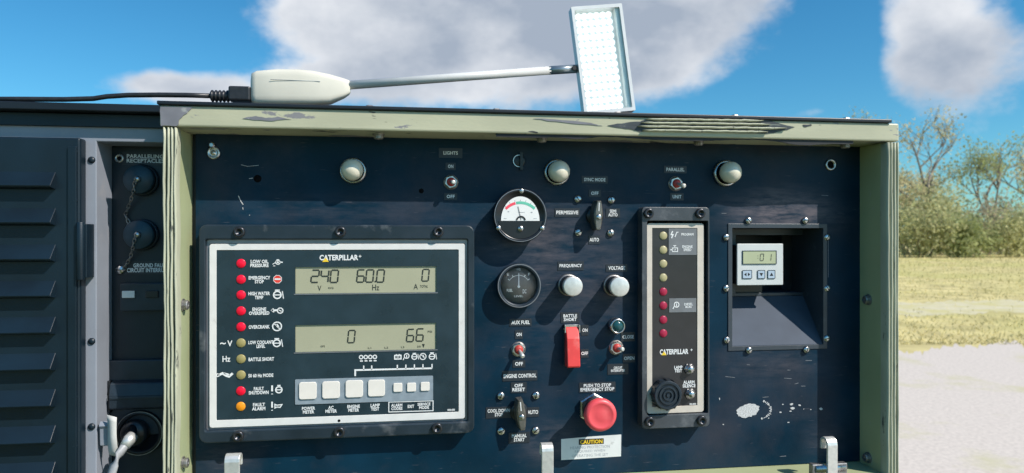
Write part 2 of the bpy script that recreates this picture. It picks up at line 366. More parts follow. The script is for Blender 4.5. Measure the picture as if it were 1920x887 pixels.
patch('dirt_yard', 'dirt', [Vector((-1, -12, 0)), Vector((14, -12, 0))] + wob((2600, 2450, 2300, 2150, 2000, 1920, 1850, 1790, 1740, 1690, 1640, 1500, 1300, 1000, 700, 400, 100, -200), 10.3, .5) + [Vector((-1, 9, 0))], .004)
patch('worn_track', 'track', wob((1400, 1550, 1640, 1700, 1760, 1830, 1920, 2050, 2200, 2400), 17.5, .5) + wob((2400, 2200, 2050, 1920, 1830, 1760, 1700, 1640, 1550, 1400), 14.6, .45), .004)

# ------------------------------------------------------------------ generator enclosure
YF, YL, YP = -.056, -.043, 0.0
ZT = U(300, 197, YF).z; ZB = U(334, 237, YF).z
XL = U(299, 400, YF).x; XLi = U(335, 400, YL).x
XRi = U(1652, 400, YL).x; XR = U(1686, 400, YF).x
ZBOT = U(1420, 875, 0).z
E0 = Vector((0, .9, 0))
enc = thing('generator_enclosure', 'dark generator housing with pale green frame around the control panel opening', 'generator', E0)
def ep(name, b, m, **k):            # part of the enclosure from world coordinates
    for v in b.bm.verts: v.co -= E0
    return obj(name, b, m, enc, **k)
ep('top_rail', B().box(XL, XR, YF, .06, ZB, ZT), 'green_paint', bevel=.002)
ep('door_jamb', B().box(XL, XLi, YL, .06, ZBOT - .05, ZB), 'jamb_green', bevel=.0015)
ep('door_jamb', B().box(XRi, XR, YL, .06, ZBOT - .05, ZB), 'jamb_green', bevel=.0015)
ep('bottom_rail', B().box(XLi, XRi, YF + .006, .06, ZBOT - .05, ZBOT), 'jamb_green', bevel=.002)
def rib(x0, x1, zz0, zz1, m, n=40, amp=.0005):
    b = B(); A = []
    ph = random.random() * 6
    for i in range(n + 1):
        t = i / n; z = zz0 + (zz1 - zz0) * t; w = amp * (math.sin(t * 9 + ph) + .6 * math.sin(t * 31 + ph) + random.uniform(-.5, .5))
        xa, xb = x0 + w, x1 + w; q = (xb - xa)
        A.append([b.v(xa, YL + .0005, z), b.v(xa, YF + .003, z), b.v(xa + q * .3, YF, z), b.v(xa + q * .7, YF, z), b.v(xb, YF + .003, z), b.v(xb, YL + .0005, z)])
    for p, q in zip(A, A[1:]):
        for k in range(5): b.f([p[k], p[k + 1], q[k + 1], q[k]], True)
    b.f(A[0]); b.f(A[-1][::-1]); return b
for a, c in ((304.5, 310.5), (311.5, 317.5), (318.5, 324.5), (325.5, 331)):
    ep('gasket_rib', rib(U(a, 400, YF).x, U(c, 400, YF).x, ZBOT - .05, ZB - .0012, 'g'), 'gasket_green')
for a, c in ((1664.5, 1669.5), (1670.5, 1675.5), (1676.5, 1681.5), (1682.3, 1686)):
    ep('gasket_rib', rib(U(a, 400, YF).x, U(c, 400, YF).x, ZBOT - .05, ZB - .0012, 'g', amp=.0003), 'gasket_green')
# torn gasket strip left on the top rail
for k, (x0, x1, y) in enumerate(((1212, 1432, 224.5), (1203, 1445, 231.5), (1196, 1475, 238.5), (1205, 1440, 245.5))):
    pts = []; n = 30
    for i in range(n + 1):
        px = x0 + (x1 - x0) * i / n; t = min(1, min(i, n - i) / 2.5)
        pts.append((U(px, y + .014 * (px - 1330) + random.uniform(-.5, .5), YF - .003), (.4 + 2.6 * t) * mpp(px, YF)))
    b = B(); A = []
    for p, r in pts: A.append([b.v(p.x, YF + .0005, p.z + r * .7), b.v(p.x, YF - .0035, p.z + r * .5), b.v(p.x, YF - .0045, p.z - r * .1), b.v(p.x, YF - .003, p.z - r * .7), b.v(p.x, YF + .0005, p.z - r * .8)])
    for p, q in zip(A, A[1:]):
        for j in range(4): b.f([p[j], p[j + 1], q[j + 1], q[j]], True)
    b.f(A[0]); b.f(A[-1][::-1])
    ep('gasket_strip', b, 'gasket_green')
def blotch(pts, y, t=.0004, jag=1.5, n=4):     # ragged flat residue outlined in photo pixels, built at its place on the rail
    o = []
    for (x0, z0), (x1, z1) in zip(pts, pts[1:] + pts[:1]):
        for i in range(n): o.append((x0 + (x1 - x0) * i / n + random.uniform(-jag, jag), z0 + (z1 - z0) * i / n + random.uniform(-jag, jag) * .6))
    q = [U(x, z, y) for x, z in o]; return B().poly([(p.x, p.z) for p in q], y, y - t)
ep('gasket_residue', blotch([(1138, 236), (1165, 231), (1200, 228), (1215, 222), (1440, 226), (1490, 239), (1462, 247), (1440, 250), (1230, 246), (1200, 247), (1175, 241)], YF - .0003), 'gasket_dark')
ep('gasket_residue', blotch([(1505, 234), (1520, 233), (1522, 236), (1508, 238)], YF - .0003, jag=1), 'gasket_dark')
ep('gasket_residue', blotch([(1000, 222), (1040, 224), (1100, 229), (1130, 236), (1090, 233), (1030, 227)], YF - .0003, jag=1), 'corner_grey')
ep('gasket_residue', blotch([(455, 222), (480, 217), (500, 222), (520, 219), (545, 224), (500, 227)], YF - .0003, jag=1.5), 'corner_grey')
ep('corner_plate', blotch([(301, 199), (362, 201), (352, 212), (338, 222), (333, 236), (301, 236)], YF - .0003, .0006, jag=1.2), 'corner_grey')
fl = B(); top = []; bot = []
for i in range(90):
    px = 930 + i * (1600 - 930) / 89; w = 4 + 5 * math.exp(-((px - 1085) / 30) ** 2) + 6 * math.exp(-((px - 1500) / 40) ** 2) + 2.5 * math.sin(px * .021) + random.uniform(-.4, .4)
    p = U(px, 250, YF + .003); top.append((p.x, ZB + .001)); bot.append((p.x, ZB - max(.5, w) / 1550))
for i in range(89): fl.poly([bot[i], bot[i + 1], top[i + 1], top[i]], YF + .0045, YF + .003)
ep('shadow_edge_flap', fl, 'dark_rubber')  # added flap, shaped to give the rail's shadow on the panel a wavy edge
# roof sheet, left overhang, back wall and lower body
XFAR = -1.35
ep('roof_sheet', B().box(XL - .002, XR - .012, YF - .003, 1.8, ZT + .0003, ZT + .0045), 'roof_paint', bevel=.001)
ep('roof_sheet', B().box(XFAR, XL - .003, -.032, 1.8, ZT - .004, ZT + .0045), 'roof_paint', bevel=.001)
ep('body_shell', B().box(XFAR, XR - .004, .14, 1.78, .42, ZT - .006), 'cabinet_paint', bevel=.004)
ep('skid_base', B().box(XFAR + .1, XR - .1, .2, 1.7, 0, .42), 'roof_paint', bevel=.01)
ep('lower_front', B().box(XFAR, XR, -.008, .14, .42, ZBOT - .052), 'cabinet_paint', bevel=.003)
ep('side_panel', B().box(XR - .012, XR - .001, .061, .14, ZBOT - .05, ZT - .001), 'jamb_green')
# roof bolts
rb = B().lathe([(7.5, 0), (7.5, -.0), (7.5, -5), (6, -7.5), (0, -7.5)], n=6, sm=False)
for v in rb.bm.verts: v.co = Vector((v.co.x, v.co.z, -v.co.y)) / 1500
rbm = rb.mesh('roof_bolt'); rbm.materials.append(M['dull_steel'])
for px in (693, 931, 1158, 1378, 1586):
    p = U(px, 205, -.035); o = obj('roof_bolt', rbm, None, enc, Vector((p.x, -.035, ZT + .0043)) - E0)
# bolts through the frame walls
wbm = B(1 / 1500).lathe([(11, 0), (11, -2), (8.5, -2.2), (8.5, -8), (7, -9.5), (3, -9.5), (2.5, -7), (0, -7)], n=12, sm=False).mesh('frame_bolt'); wbm.materials.append(M['dull_steel'])
def wall_bolt(p, rot): o = obj('frame_bolt', wbm, None, enc, Vector(p) - E0); o.rotation_euler = rot
for py in (572, 868): wall_bolt((XLi, -.03, U(340, py, -.03).z), (0, 0, R(90)))
for py in (562, 858): wall_bolt((XRi, -.018, U(1628, py, -.018).z), (0, 0, R(-90)))
for px in (710, 1016, 1310, 1585): wall_bolt((U(px, 250, -.03).x, -.03, ZB), (R(90), 0, 0))

# ---- receptacle bay on the left
YS, YR = -.012, .03
hx0 = U(181, 400, YS).x; hz1 = U(230, 266, YS).z
ep('bay_surround', B().grid(XFAR, XL - .001, ZBOT - .0515, ZT - .0045, [(hx0, XL - .004, ZBOT - .03, hz1)], YR + .0, YS), 'cabinet_paint', bevel=.001)
ep('bay_backplate', B().box(XFAR + .01, XL + .03, YR + .0005, YR + .02, ZBOT - .05, ZT - .01), 'receptacle_paint')
fz0_ = U(230, 240, YS).z; ep('roof_shade_strip', B().box(XFAR, XL - .0015, YS - .004, YS - .0004, fz0_, ZT - .0046), 'receptacle_paint', bevel=.0008)  # dark strip that paints in the shade under the roof overhang
seamx = U(163, 400, YS).x; dz1 = U(163, 262, YS).z; dx0 = XFAR + .02
ep('bay_door', B().box(dx0, seamx, YS - .016, YS - .0005, ZBOT - .04, dz1), 'receptacle_paint', bevel=.0025)
ep('door_edge_strip', B().box(seamx - .012, seamx - .003, YS - .0185, YS - .0162, ZBOT - .03, dz1 - .01), 'receptacle_paint', bevel=.0006)
for i in range(9):
    zc = dz1 - .05 - i * .04; xa, xb = U(-260, 400, YS).x, U(118, 400, YS).x
    ep('louver', B().prismx([(YS - .0155, zc + .012), (YS - .028, zc - .004), (YS - .027, zc - .006), (YS - .0155, zc - .008)], xa, xb), 'receptacle_paint', bevel=.0006)
riv = B(1 / 1500).lathe([(6, 0), (5.5, -2), (3, -3.6), (0, -4)], n=14).mesh('rivet'); riv.materials.append(M['receptacle_paint'])
for i in range(7):
    p = U(139, 285 + i * 92, YS - .016); obj('rivet', riv, None, enc, Vector((p.x, YS - .016, p.z)) - E0)
hb = B(); zc = U(150, 470, YS).z
hb.box(seamx - .004, seamx + .008, YS - .019, YS - .0004, zc - .03, zc + .03); hb.tube([(seamx + .002, YS - .020, zc - .032), (seamx + .002, YS - .020, zc + .032)], .0042, 12)
ep('hinge', hb, 'receptacle_paint', bevel=.0006)
for py in (300, 640, 800):
    p = U(172, py, YS); obj('rivet', riv, None, enc, Vector((p.x, YS, p.z)) - E0)

# ------------------------------------------------------------------ control panel
PX0, PX1 = U(367, 400, 0).x, U(1613, 400, 0).x
PZ1 = ZB + .004; PZ0 = ZBOT + .001
pan = thing('instrument_board', 'black steel control panel plate with worn scratched paint inside the green frame', 'control panel', (0, .004, ZBOT))
P0 = Vector(pan.location)
def pp(name, b, m, **k):
    for v in b.bm.verts: v.co -= P0
    return obj(name, b, m, pan, **k)
q0, q1 = U(1370, 425, 0), U(1545, 648, 0)
pp('panel_plate', B().grid(PX0, PX1, PZ0, PZ1, [(q0.x, q1.x, q1.z, q0.z)], .004, 0), 'panel_paint')
pp('edge_strip', B().box(XLi + .0005, PX0 - .0005, .006, .012, PZ0, PZ1), 'roof_paint'); pp('edge_strip', B().box(PX1 + .0005, XRi - .0005, .006, .012, PZ0, PZ1), 'roof_paint')
pp('backing', B().grid(PX0 - .02, PX1 + .02, PZ0, PZ1, [(q0.x - .004, q1.x + .004, q1.z - .004, q0.z + .004)], .05, .0125), 'roof_paint')
def disc(name, px, py, prof, m, n=20):
    p = U(px, py, 0); return pp(name, B(mpp(px), (p.x, 0, p.z)).lathe(prof, n=n), m)
disc('bolt_hole', 483, 335, [(7, .2), (7, -.5), (0, -.5)], 'screw_hole'); disc('bolt_hole', 790, 358, [(4.5, .2), (4.5, -.5), (0, -.5)], 'screw_hole')
disc('eyelet', 1557, 309, [(11, .2), (11, -2), (9.5, -3), (7, -2.6), (6.5, -.6), (0, -.6)], 'steel'); disc('eyelet_hole', 1557, 309, [(6.3, 0), (6.3, -.9), (0, -.9)], 'screw_hole')
disc('quarter_turn_fastener', 973, 302, [(12, .2), (12, -1.5), (10, -2), (0, -2)], 'black_plastic')
p = U(973, 302, 0); k = mpp(973)
pp('fastener_ring', B(k, (p.x, 0, p.z)).line(circ(11, 14, 0, 0, R(70), R(290), True), 1.3, -2, -3), 'steel'); pp('fastener_wing', B(k, (p.x, 0, p.z)).box(1, 6, -10, -1.5, -17, 15), 'black_plastic')
disc('broken_fastener', 401, 287, [(12, .2), (12, -3), (9, -5), (8, -3), (4, -3), (3, -6), (0, -6)], 'steel')
p = U(399, 273, 0); pp('fastener_tip', B(mpp(399), (p.x, 0, p.z)).lathe([(6, 0), (6, -8), (3.5, -11), (0, -11)], n=7, sm=False), 'steel')
def scratch(pts, w, m='chip_white'):
    q = [U(x, z, 0) for x, z in pts]; return pp('scratch', B().line([(a.x, a.z) for a in q], w * mpp(pts[0][0]), .0001, -.00025), m)
scratch([(447, 367), (451, 376), (456, 384)], 1.4); scratch([(452, 309), (464, 312), (485, 310)], .6); scratch([(467, 335), (474, 334)], 1); scratch([(455, 389), (456, 393)], 1.2); scratch([(468, 403), (468, 404)], 1.4)
for x0, z0, x1, z1 in ((1510, 676, 1522, 676), (1490, 720, 1497, 718), (1470, 709, 1484, 710), (1502, 724, 1510, 724), (1476, 694, 1482, 694), (1360, 706, 1378, 708), (1462, 856, 1474, 855), (1540, 366, 1553, 367), (1400, 684, 1406, 684), (1430, 745, 1441, 744), (1553, 440, 1553, 520), (1353, 400, 1362, 400)): scratch([(x0, z0), (x1, z1)], .7, 'scuff')
def flake(cx, cz, rx, rz, rot, n=26, jag=.16):
    o = []
    for i in range(n):
        t = 2 * math.pi * i / n; r = 1 + random.uniform(-jag, jag); x, z = rx * r * math.cos(t), rz * r * math.sin(t)
        q = U(cx + x * math.cos(rot) - z * math.sin(rot), cz + x * math.sin(rot) + z * math.cos(rot), 0); o.append((q.x, q.z))
    pp('paint_chip', B().poly(o, .0001, -.0003), 'chip_white')
flake(1402, 770, 22, 12, R(-14), 40, .1)
for i in range(16): t = R(-60 + i * 8.5); flake(1418 + 27 * math.cos(t) + random.uniform(-1, 1), 768 + 18 * math.sin(t), random.uniform(.8, 3), random.uniform(.6, 1.8), t, 9)
for a in ((1484, 758, 3, 2), (1486, 766, 4, 2.5), (1482, 771, 2, 1), (1499, 760, 2.5, 1.5), (1463, 773, 2, 1.4), (1539, 767, 3, 2.5), (1468, 758, 1.5, 1), (1520, 768, 1.4, .8), (1507, 767, 1, .8), (1478, 792, 1.6, 1), (1441, 784, 1.4, 1), (1356, 796, 1.2, 1.2), (1349, 748, .9, 2)): flake(*a, 0, 9, .3)

# ------------------------------------------------------------------ shared small hardware
def shared(name, b, m): me = b.mesh(name); me.materials.append(M[m]); return me
s0 = 1 / 1500
ME_sock = shared('socket_screw', B(s0).lathe([(10, 0), (10, -5), (8.6, -6.5), (5.0, -6.5), (4.6, -2.2), (0, -2.2)], n=20), 'screw_black')
ME_slot = B(s0).lathe([(7.5, 0), (7.5, -2), (6, -4.2), (3, -5), (0, -5)], n=16)
ME_slot = shared('slotted_screw', ME_slot, 'steel')
ME_slotcut = shared('slot', B(s0).box(-5.6, 5.6, -5.25, -3.6, -.8, .8), 'screw_hole')
def screw(kind, px, py, y, parent, ang=None, sc=1.0):
    p = U(px, py, y - .003) ; p.y = y
    o = obj('screw', ME_sock if kind == 'sock' else ME_slot, None, parent, p - abs_loc(parent)); o.scale = (sc, sc, sc)
    if kind == 'slot':
        c = obj('slot', ME_slotcut, None, o, (0, 0, 0)); c.rotation_euler = (0, ang if ang is not None else random.uniform(0, 3), 0)
    return o

# ------------------------------------------------------------------ display module
SEG = {'0': 'abcdef', '1': 'bc', '2': 'abged', '4': 'fgbc', '6': 'afgedc'}
def seven(ch, px, py, wpx, hpx, y, parent, m='lcd_ink', stroke=.20):
    p = U(px, py, y); k = mpp(px, y); w, h = wpx * k / 2, hpx * k / 2; t = stroke * wpx * k; b = B(1, p - abs_loc(parent)); sl = .10
    def P(x, z): return (x + z * sl, z)
    L = {'a': ((-w, h), (w, h)), 'g': ((-w, 0), (w, 0)), 'd': ((-w, -h), (w, -h)), 'f': ((-w, h), (-w, 0)), 'b': ((w, h), (w, 0)), 'e': ((-w, 0), (-w, -h)), 'c': ((w, 0), (w, -h))}
    for c in SEG[ch]:
        (xa, za), (xb, zb) = L[c]; cx, cz = (xa + xb) / 2, (za + zb) / 2; f = .86
        b.line([P(cx + (xa - cx) * f, cz + (za - cz) * f), P(cx + (xb - cx) * f, cz + (zb - cz) * f)], t, 0, -.0001)
    return obj('digit', b, m, parent)
YD = -.014                       # face of the display module
dm = thing('display_module', 'large black generator display module with white border and two grey screens', 'display module', U(633, 811, 0))
DO = Vector(dm.location)
def dp(name, b, m, parent=dm, **k):
    for v in b.bm.verts: v.co -= abs_loc(parent)
    return obj(name, b, m, parent, **k)
def X(px, y=YD): return U(px, 440, y).x
def Z(py, px, y=YD): return U(px, py, y).z
bx0, bx1 = X(374, -.016), X(889, -.016); bz1, bz0 = Z(421, 375, -.016), Z(831, 375, -.016)
wx0, wx1 = X(393), X(872); wz1, wz0 = Z(457.5, 393), Z(802, 393)
fx0, fx1 = X(406), X(860); fz1, fz0 = Z(469, 406), Z(788, 406)
dp('bezel', B().ring(rrect(bx0, bx1, bz0, bz1, .009), rrect(wx0 - .004, wx1 + .003, wz0 - .003, wz1 + .005, .002), -.0, -.0185), 'bezel_paint', bevel=.0014)
dp('bezel_chamfer', B().ring(rrect(wx0 - .0038, wx1 + .0028, wz0 - .0028, wz1 + .0048, .0019), rrect(wx0 - .0004, wx1 + .0003, wz0 - .0004, wz1 + .0005, .0015), -.002, YD + .0015), 'chamfer_metal')
dp('border', B().ring(rrect(wx0, wx1, wz0, wz1, .003), rrect(fx0, fx1, fz0, fz1, .0012), -.002, YD - .0008), 'white_border', bevel=.0003)
LC = [(553.5, 818.5, 501, 551), (553.5, 818, 610, 661)]
holes = []
for a, b_, c, d in LC: holes.append((X(a), X(b_), Z(d, 553), Z(c, 553)))
dp('face_panel', B().grid(fx0 + .0001, fx1 - .0001, fz0 + .0001, fz1 - .0001, holes, YD + .005, YD), 'face_film')
scr = []
for i, h in enumerate(holes):
    e = bpy.data.objects.new('screen', B(1, (-(h[0] + h[1]) / 2, 0, -(h[2] + h[3]) / 2)).box(h[0] + .0001, h[1] - .0001, -.0012, .001, h[2] + .0001, h[3] - .0001).mesh('screen'))
    e.data.materials.append(M['lcd']); COL.objects.link(e); e.parent = dm; e.location = Vector(((h[0] + h[1]) / 2, YD + .0027, (h[2] + h[3]) / 2)) - DO; scr.append(e)
    # bright lower lip of the window
    dp('window_lip', B().box(h[0] - .0015, h[1] + .0015, YD - .0006, YD + .001, h[2] - .0012, h[2] - .0001), 'chamfer_metal')
YC = YD + .0013
for ch, x in zip('240', (591, 609, 627)): seven(ch, x, 518, 13.5, 23, YC, scr[0])
for ch, x in zip('600', (676.5, 693.5, 713.5)): seven(ch, x, 517.5, 13, 23, YC, scr[0])
seven('0', 798, 516, 12, 22, YC, scr[0]); seven('0', 659, 631, 12, 23, YC, scr[1]); seven('6', 769.5, 629, 12.5, 23, YC, scr[1]); seven('6', 787.5, 628, 12.5, 23, YC, scr[1])
for t, x, y, w, h, i in (('V', 599, 540.5, 7, 10, 0), ('AVG', 620, 540, 10, 4, 0), ('Hz', 704.5, 539, 13, 11, 0), ('A', 779.5, 537.5, 8, 10, 0), ('TOTAL', 795, 537, 15, 5, 0), ('.', 703.8, 528, 3.4, 3.4, 0),
                         ('PSI', 806, 622, 8, 4, 1), ('GPS', 605, 649.5, 8, 3.5, 1), ('L1', 693, 652.5, 6, 3.5, 1), ('L2', 724.5, 652, 7, 3.5, 1), ('L3', 755, 651, 6, 3.5, 1), ('kW', 786, 650, 7, 4, 1), ('▾', 794, 648, 5, 7, 1)):
    if t == '▾':
        p = U(x, y, YC); k = mpp(x, YC); obj('marker', B(k, p - abs_loc(scr[1])).poly([(-2.5, 3), (2.5, 3), (.4, -3.5), (-.4, -3.5)], 0, -.1), 'lcd_ink', scr[1])
    else: lettering(t, x, y, w, h, YC, 'lcd_ink', scr[i], .01)
ME_lamp = B(1 / 1585).lathe([(8.4, 0), (8.4, -.8), (7.4, -1.7), (0, -1.9)], n=24)
ME_lamp = ME_lamp.mesh('indicator_lamp')
def lamp(px, py, m, y, parent, sc=1.0):
    me = ME_lamp.copy(); me.materials.append(M[m]); o = obj('indicator_lamp', me, None, parent, U(px, py, y) - abs_loc(parent)); o.scale = (sc,) * 3; return o
for py, m in zip((494, 524, 553, 583, 613, 643, 673, 703, 733, 762), ['lamp_red'] * 5 + ['lamp_olive'] * 3 + ['lamp_red', 'lamp_orange']):
    lamp(452 if py < 730 else 451.5, py, m, YD, dm)
YT = YD - .0003
for t, x, y, w, h in (('LOW OIL\nPRESSURE', 486.5, 494, 33, 14), ('EMERGENCY\nSTOP', 486.5, 524.5, 39, 14), ('HIGH WATER\nTEMP', 486, 554, 39, 14), ('ENGINE\nOVERSPEED', 486, 583.5, 37, 14), ('OVERCRANK', 486, 613, 38, 7), ('LOW COOLANT\nLEVEL', 489, 645.5, 45, 14), ('BATTLE SHORT', 490, 673.5, 46, 7), ('50 60 Hz MODE', 489, 704, 45, 7), ('FAULT\nSHUTDOWN', 485, 732.5, 36, 14), ('FAULT\nALARM', 485, 762.5, 24, 14),
                      ('~', 418, 644, 10, 4), ('V', 431, 644, 9, 11), ('Hz', 424.5, 673, 14, 11), ('POWER\nMETER', 578.5, 769, 24, 13), ('AC\nMETER', 621, 767.5, 21, 13), ('ENGINE\nMETER', 663, 765.5, 23, 13), ('LAMP\nTEST', 703.5, 763.5, 17, 13), ('ALARM\nCODES', 744, 763, 21, 12), ('EXIT', 770.5, 762, 12, 6), ('SERVICE\nMODE', 795, 761, 24, 12), ('000-000', 846, 768.5, 14, 4),
                      ('CATERPILLAR', 635.5, 483, 71, 10.5), ('+', 675, 480.5, 5, 5)):
    lettering(t, x, y, w, h, YT, 'lettering_white', dm, .035 if len(t) > 2 else .02)
p = U(610.5, 487, YT - .0002); k = mpp(610); obj('emblem', B(k, p - DO).poly([(-6, -4), (6, -4), (0, 4)], 0, -.2), 'lettering_yellow', dm)
def icon(kind, px, py, sz, y, parent, m='lettering_white', w=.11):
    p = U(px, py, y); k = mpp(px, y) * sz; b = B(k, p - abs_loc(parent)); y1 = -.0001 / k
    if kind == 'lamp': b.line(circ(.34, 10), w, 0, y1, True); b.line([(-.12, -.1), (0, .16), (.12, -.1)], w, 0, y1, True); b.line([(-.8, -.3), (-.4, -.05)], w, 0, y1); b.line([(.35, .05), (.75, 0)], w * 1.6, 0, y1); b.line([(-.2, .42), (.2, .42)], w, 0, y1); b.line([(-.7, -.55), (-.4, -.55)], w, 0, y1)
    elif kind == 'engine': b.line(circ(.38, 12), w * 1.2, 0, y1, True); b.line([(-.3, 0), (.3, 0)], w, 0, y1); b.line([(-.25, .5), (.25, .5)], w, 0, y1); b.line([(.5, .4), (.62, -.4)], w * .8, 0, y1)
    elif kind == 'engine_bang': b.line(circ(.34, 12, .22), w * 1.2, 0, y1, True); b.line([(-.05, 0), (.5, 0)], w, 0, y1); b.line([(.05, .48), (.4, .48)], w, 0, y1); b.line([(-.5, .5), (-.5, -.15)], w * 1.7, 0, y1); b.line([(-.5, -.4), (-.5, -.48)], w * 1.7, 0, y1)
    elif kind == 'horn': b.line([(-.5, .5), (-.5, -.15)], w * 1.6, 0, y1); b.line([(-.5, -.4), (-.5, -.48)], w * 1.6, 0, y1); b.line([(-.2, .2), (.0, .1), (.55, .15), (.35, -.15), (0, -.1), (-.2, -.2)], w, 0, y1, True)
    elif kind == 'cross': b.line(circ(.45, 14), w * 1.1, 0, y1, True); b.line([(-.3, .3), (.3, -.3)], w, 0, y1); b.line([(-.12, .05), (0, .2), (.12, .05), (.18, -.15)], w, 0, y1)
    elif kind == 'fast': b.line(circ(.36, 12, .3), w * 1.2, 0, y1, True); b.line([(.12, .1), (.48, -.1)], w, 0, y1); b.line([(-.8, .05), (-.1, .05)], w * 2.2, 0, y1); b.line([(-.55, .28), (-.8, .05), (-.5, -.18)], w * 1.6, 0, y1)
    elif kind == 'wrench': b.line([(-.5, 0), (-.25, .12), (0, -.05), (.2, -.12), (.45, .1)], w * 1.5, 0, y1); b.line(circ(.10, 8, -.58), w * .6, 0, y1, True); b.line([(-.15, .12), (.1, .05), (.25, -.02)], w, 0, y1)
    elif kind == 'stop': b.line(circ(.46, 8, 0, 0, R(22.5), R(382.5)), w * .7, 0, y1, True)
    elif kind == 'battery': b.line([(-.45, -.28), (.45, -.28), (.45, .24), (-.45, .24)], w * 1.5, 0, y1, True); b.line([(-.2, 0), (.2, 0)], w, 0, y1); b.line([(-.3, .36), (-.1, .36)], w, 0, y1); b.line([(.1, .36), (.3, .36)], w, 0, y1)
    elif kind == 'grid': 
        for i in range(4): b.line(circ(.16, 8, -.6 + .4 * i, .12), w * .8, 0, y1, True); b.line([(-.7 + .4 * i, -.22), (-.45 + .4 * i, -.22)], w, 0, y1)
    elif kind == 'bolt': b.line([(-.2, .45), (-.4, 0), (-.15, 0), (-.35, -.45)], w * 1.3, 0, y1); b.line([(.1, -.3), (.35, .3), (.55, .3)], w, 0, y1)
    elif kind == 'valve': b.line([(-.3, -.35), (.4, -.35), (.4, .15), (-.3, .15)], w, 0, y1, True); b.line([(0, .15), (0, .42)], w, 0, y1); b.line([(-.2, .45), (.2, .45)], w, 0, y1); b.line([(-.6, -.1), (-.3, -.1)], w * 1.6, 0, y1); b.line([(0, -.2), (.1, 0)], w, 0, y1)
    elif kind == 'pump': b.line(circ(.3, 10, .1, .1), w, 0, y1, True); b.line([(.1, -.1), (.1, .25)], w, 0, y1); b.line([(-.2, -.1), (-.35, -.4)], w, 0, y1)
    return obj('symbol', b, m, parent)
for kind, x, y, s in (('lamp', 521, 492, 12), ('engine', 520, 553, 18), ('fast', 521, 582.5, 14), ('cross', 519.5, 612, 18), ('engine', 519, 643.5, 17), ('engine_bang', 519, 731, 17), ('horn', 519, 761.5, 17), ('wrench', 424, 703, 26),
                      ('grid', 690, 672, 21), ('battery', 746, 669.5, 13), ('pump', 761, 669, 15), ('engine', 777, 669, 13), ('cross', 793, 668.5, 13), ('engine', 810, 668.5, 14)): icon(kind, x, y, s, YT, dm)
p = U(520.5, 523.5, YT); k = mpp(520, YT)
obj('symbol', B(k, p - DO).poly(circ(8, 8, 0, 0, R(22.5), R(382.5)), 0, -.15), 'lettering_red', dm); o = obj('symbol', B(k, p - DO).line(circ(7.8, 8, 0, 0, R(22.5), R(382.5)), .9, -.2, -.35, True).box(-5.5, 5.5, -.35, -.2, -1.3, 1.6), 'lettering_white', dm)
b = B(1, -DO); yy = YT
def LP(x, y): q = U(x, y, yy); return (q.x, q.z)
k = mpp(700)
b.line([LP(666, 705), LP(666, 694), LP(810, 690.5)], 3 * k, yy, yy - .0001)
for x in (682, 697, 745, 761, 777, 793, 810): y0 = 694 - 3.5 * (x - 666) / 144; b.line([LP(x, y0), LP(x, y0 - 8)], 2.2 * k, yy, yy - .0001)
obj('bracket_line', b, 'lettering_white', dm)
b = B(1, -DO); b.line([LP(729, 754), LP(812, 751.5), LP(812, 770), LP(729, 772.5)], 1.6 * k, yy, yy - .0001, True); obj('bracket_line', b, 'lettering_white', dm)
kp0, kp1 = U(553.5, 711.5, YD), U(812, 759, YD); kz0 = U(553.5, 758.5, YD).z
kpad = obj('keypad', B().poly(rrect(0, kp1.x - kp0.x, 0, kp0.z - kz0, .001), 0, -.0008), 'keypad_grey', dm, Vector((kp0.x, YD, kz0)) - DO)
for px, py, sz in ((577.5, 732, 32), (621, 730.5, 32), (664.5, 728.5, 32), (706, 727, 31), (746, 726, 16.5), (771.5, 725.5, 16.5), (797, 724, 16.5)):
    k = mpp(px, YD); h = sz / 2 * k
    obj('key', B().poly(rrect(-h, h, -h, h, h * .28), 0, -.0016), 'key_cream', kpad, U(px, py, YD) + Vector((0, -.0008, 0)) - abs_loc(kpad), bevel=.0005)
for px, py in ((448, 435), (638, 434.5), (822, 434.5), (446, 818.5), (636, 811), (819.5, 803.5)): screw('sock', px, py, -.0185, dm, sc=.95)
p = U(636, 788.5, YD); obj('vent_hole', B(mpp(636), p - DO + Vector((0, -.0008, 0))).lathe([(2.6, .3), (2.6, -.4), (0, -.4)], n=10), 'screw_hole', dm)

# ------------------------------------------------------------------ alarm module
YA = -.013
am = thing('alarm_module', 'narrow upright alarm module with beige border, lamp column and black buzzer', 'alarm module', U(1266, 790, 0)); AO = Vector(am.location)
ax0, ax1 = X(1203, -.016), X(1329, -.016); az1, az0 = Z(388, 1205, -.016), Z(804, 1205, -.016)
ex0, ex1 = X(1212.5, YA), X(1319.5, YA); ez1, ez0 = Z(418.5, 1212, YA), Z(776, 1212, YA)
ix0, ix1 = X(1222.5, YA), X(1307, YA); iz1, iz0 = Z(427.5, 1222, YA), Z(763, 1222, YA)
dp('bezel', B().ring(rrect(ax0, ax1, az0, az1, .005), rrect(ex0 - .001, ex1 + .004, ez0 - .001, ez1 + .003, .002), 0, -.018), 'alarm_bezel_paint', am, bevel=.0012)
dp('border', B().ring(rrect(ex0, ex1, ez0, ez1, .004), rrect(ix0, ix1, iz0, iz1, .0008), -.002, YA - .0008), 'beige_border', am, bevel=.0003)
dp('bezel_floor', B().box(ex0 - .001, ex1 + .004, -.0018, -.0002, ez0 - .001, ez1 + .003), 'screw_hole', am)
dp('face_panel', B().box(ix0 + .0001, ix1 - .0001, YA, YA + .006, iz0 + .0001, iz1 - .0001), 'alarm_film', am)
for py, m in zip((442, 468.5, 494.5, 520.5, 547, 573, 599.5, 625), ['lamp_tan'] * 4 + ['lamp_dark_red'] * 4): lamp(1243.5, py, m, YA, am, .98)
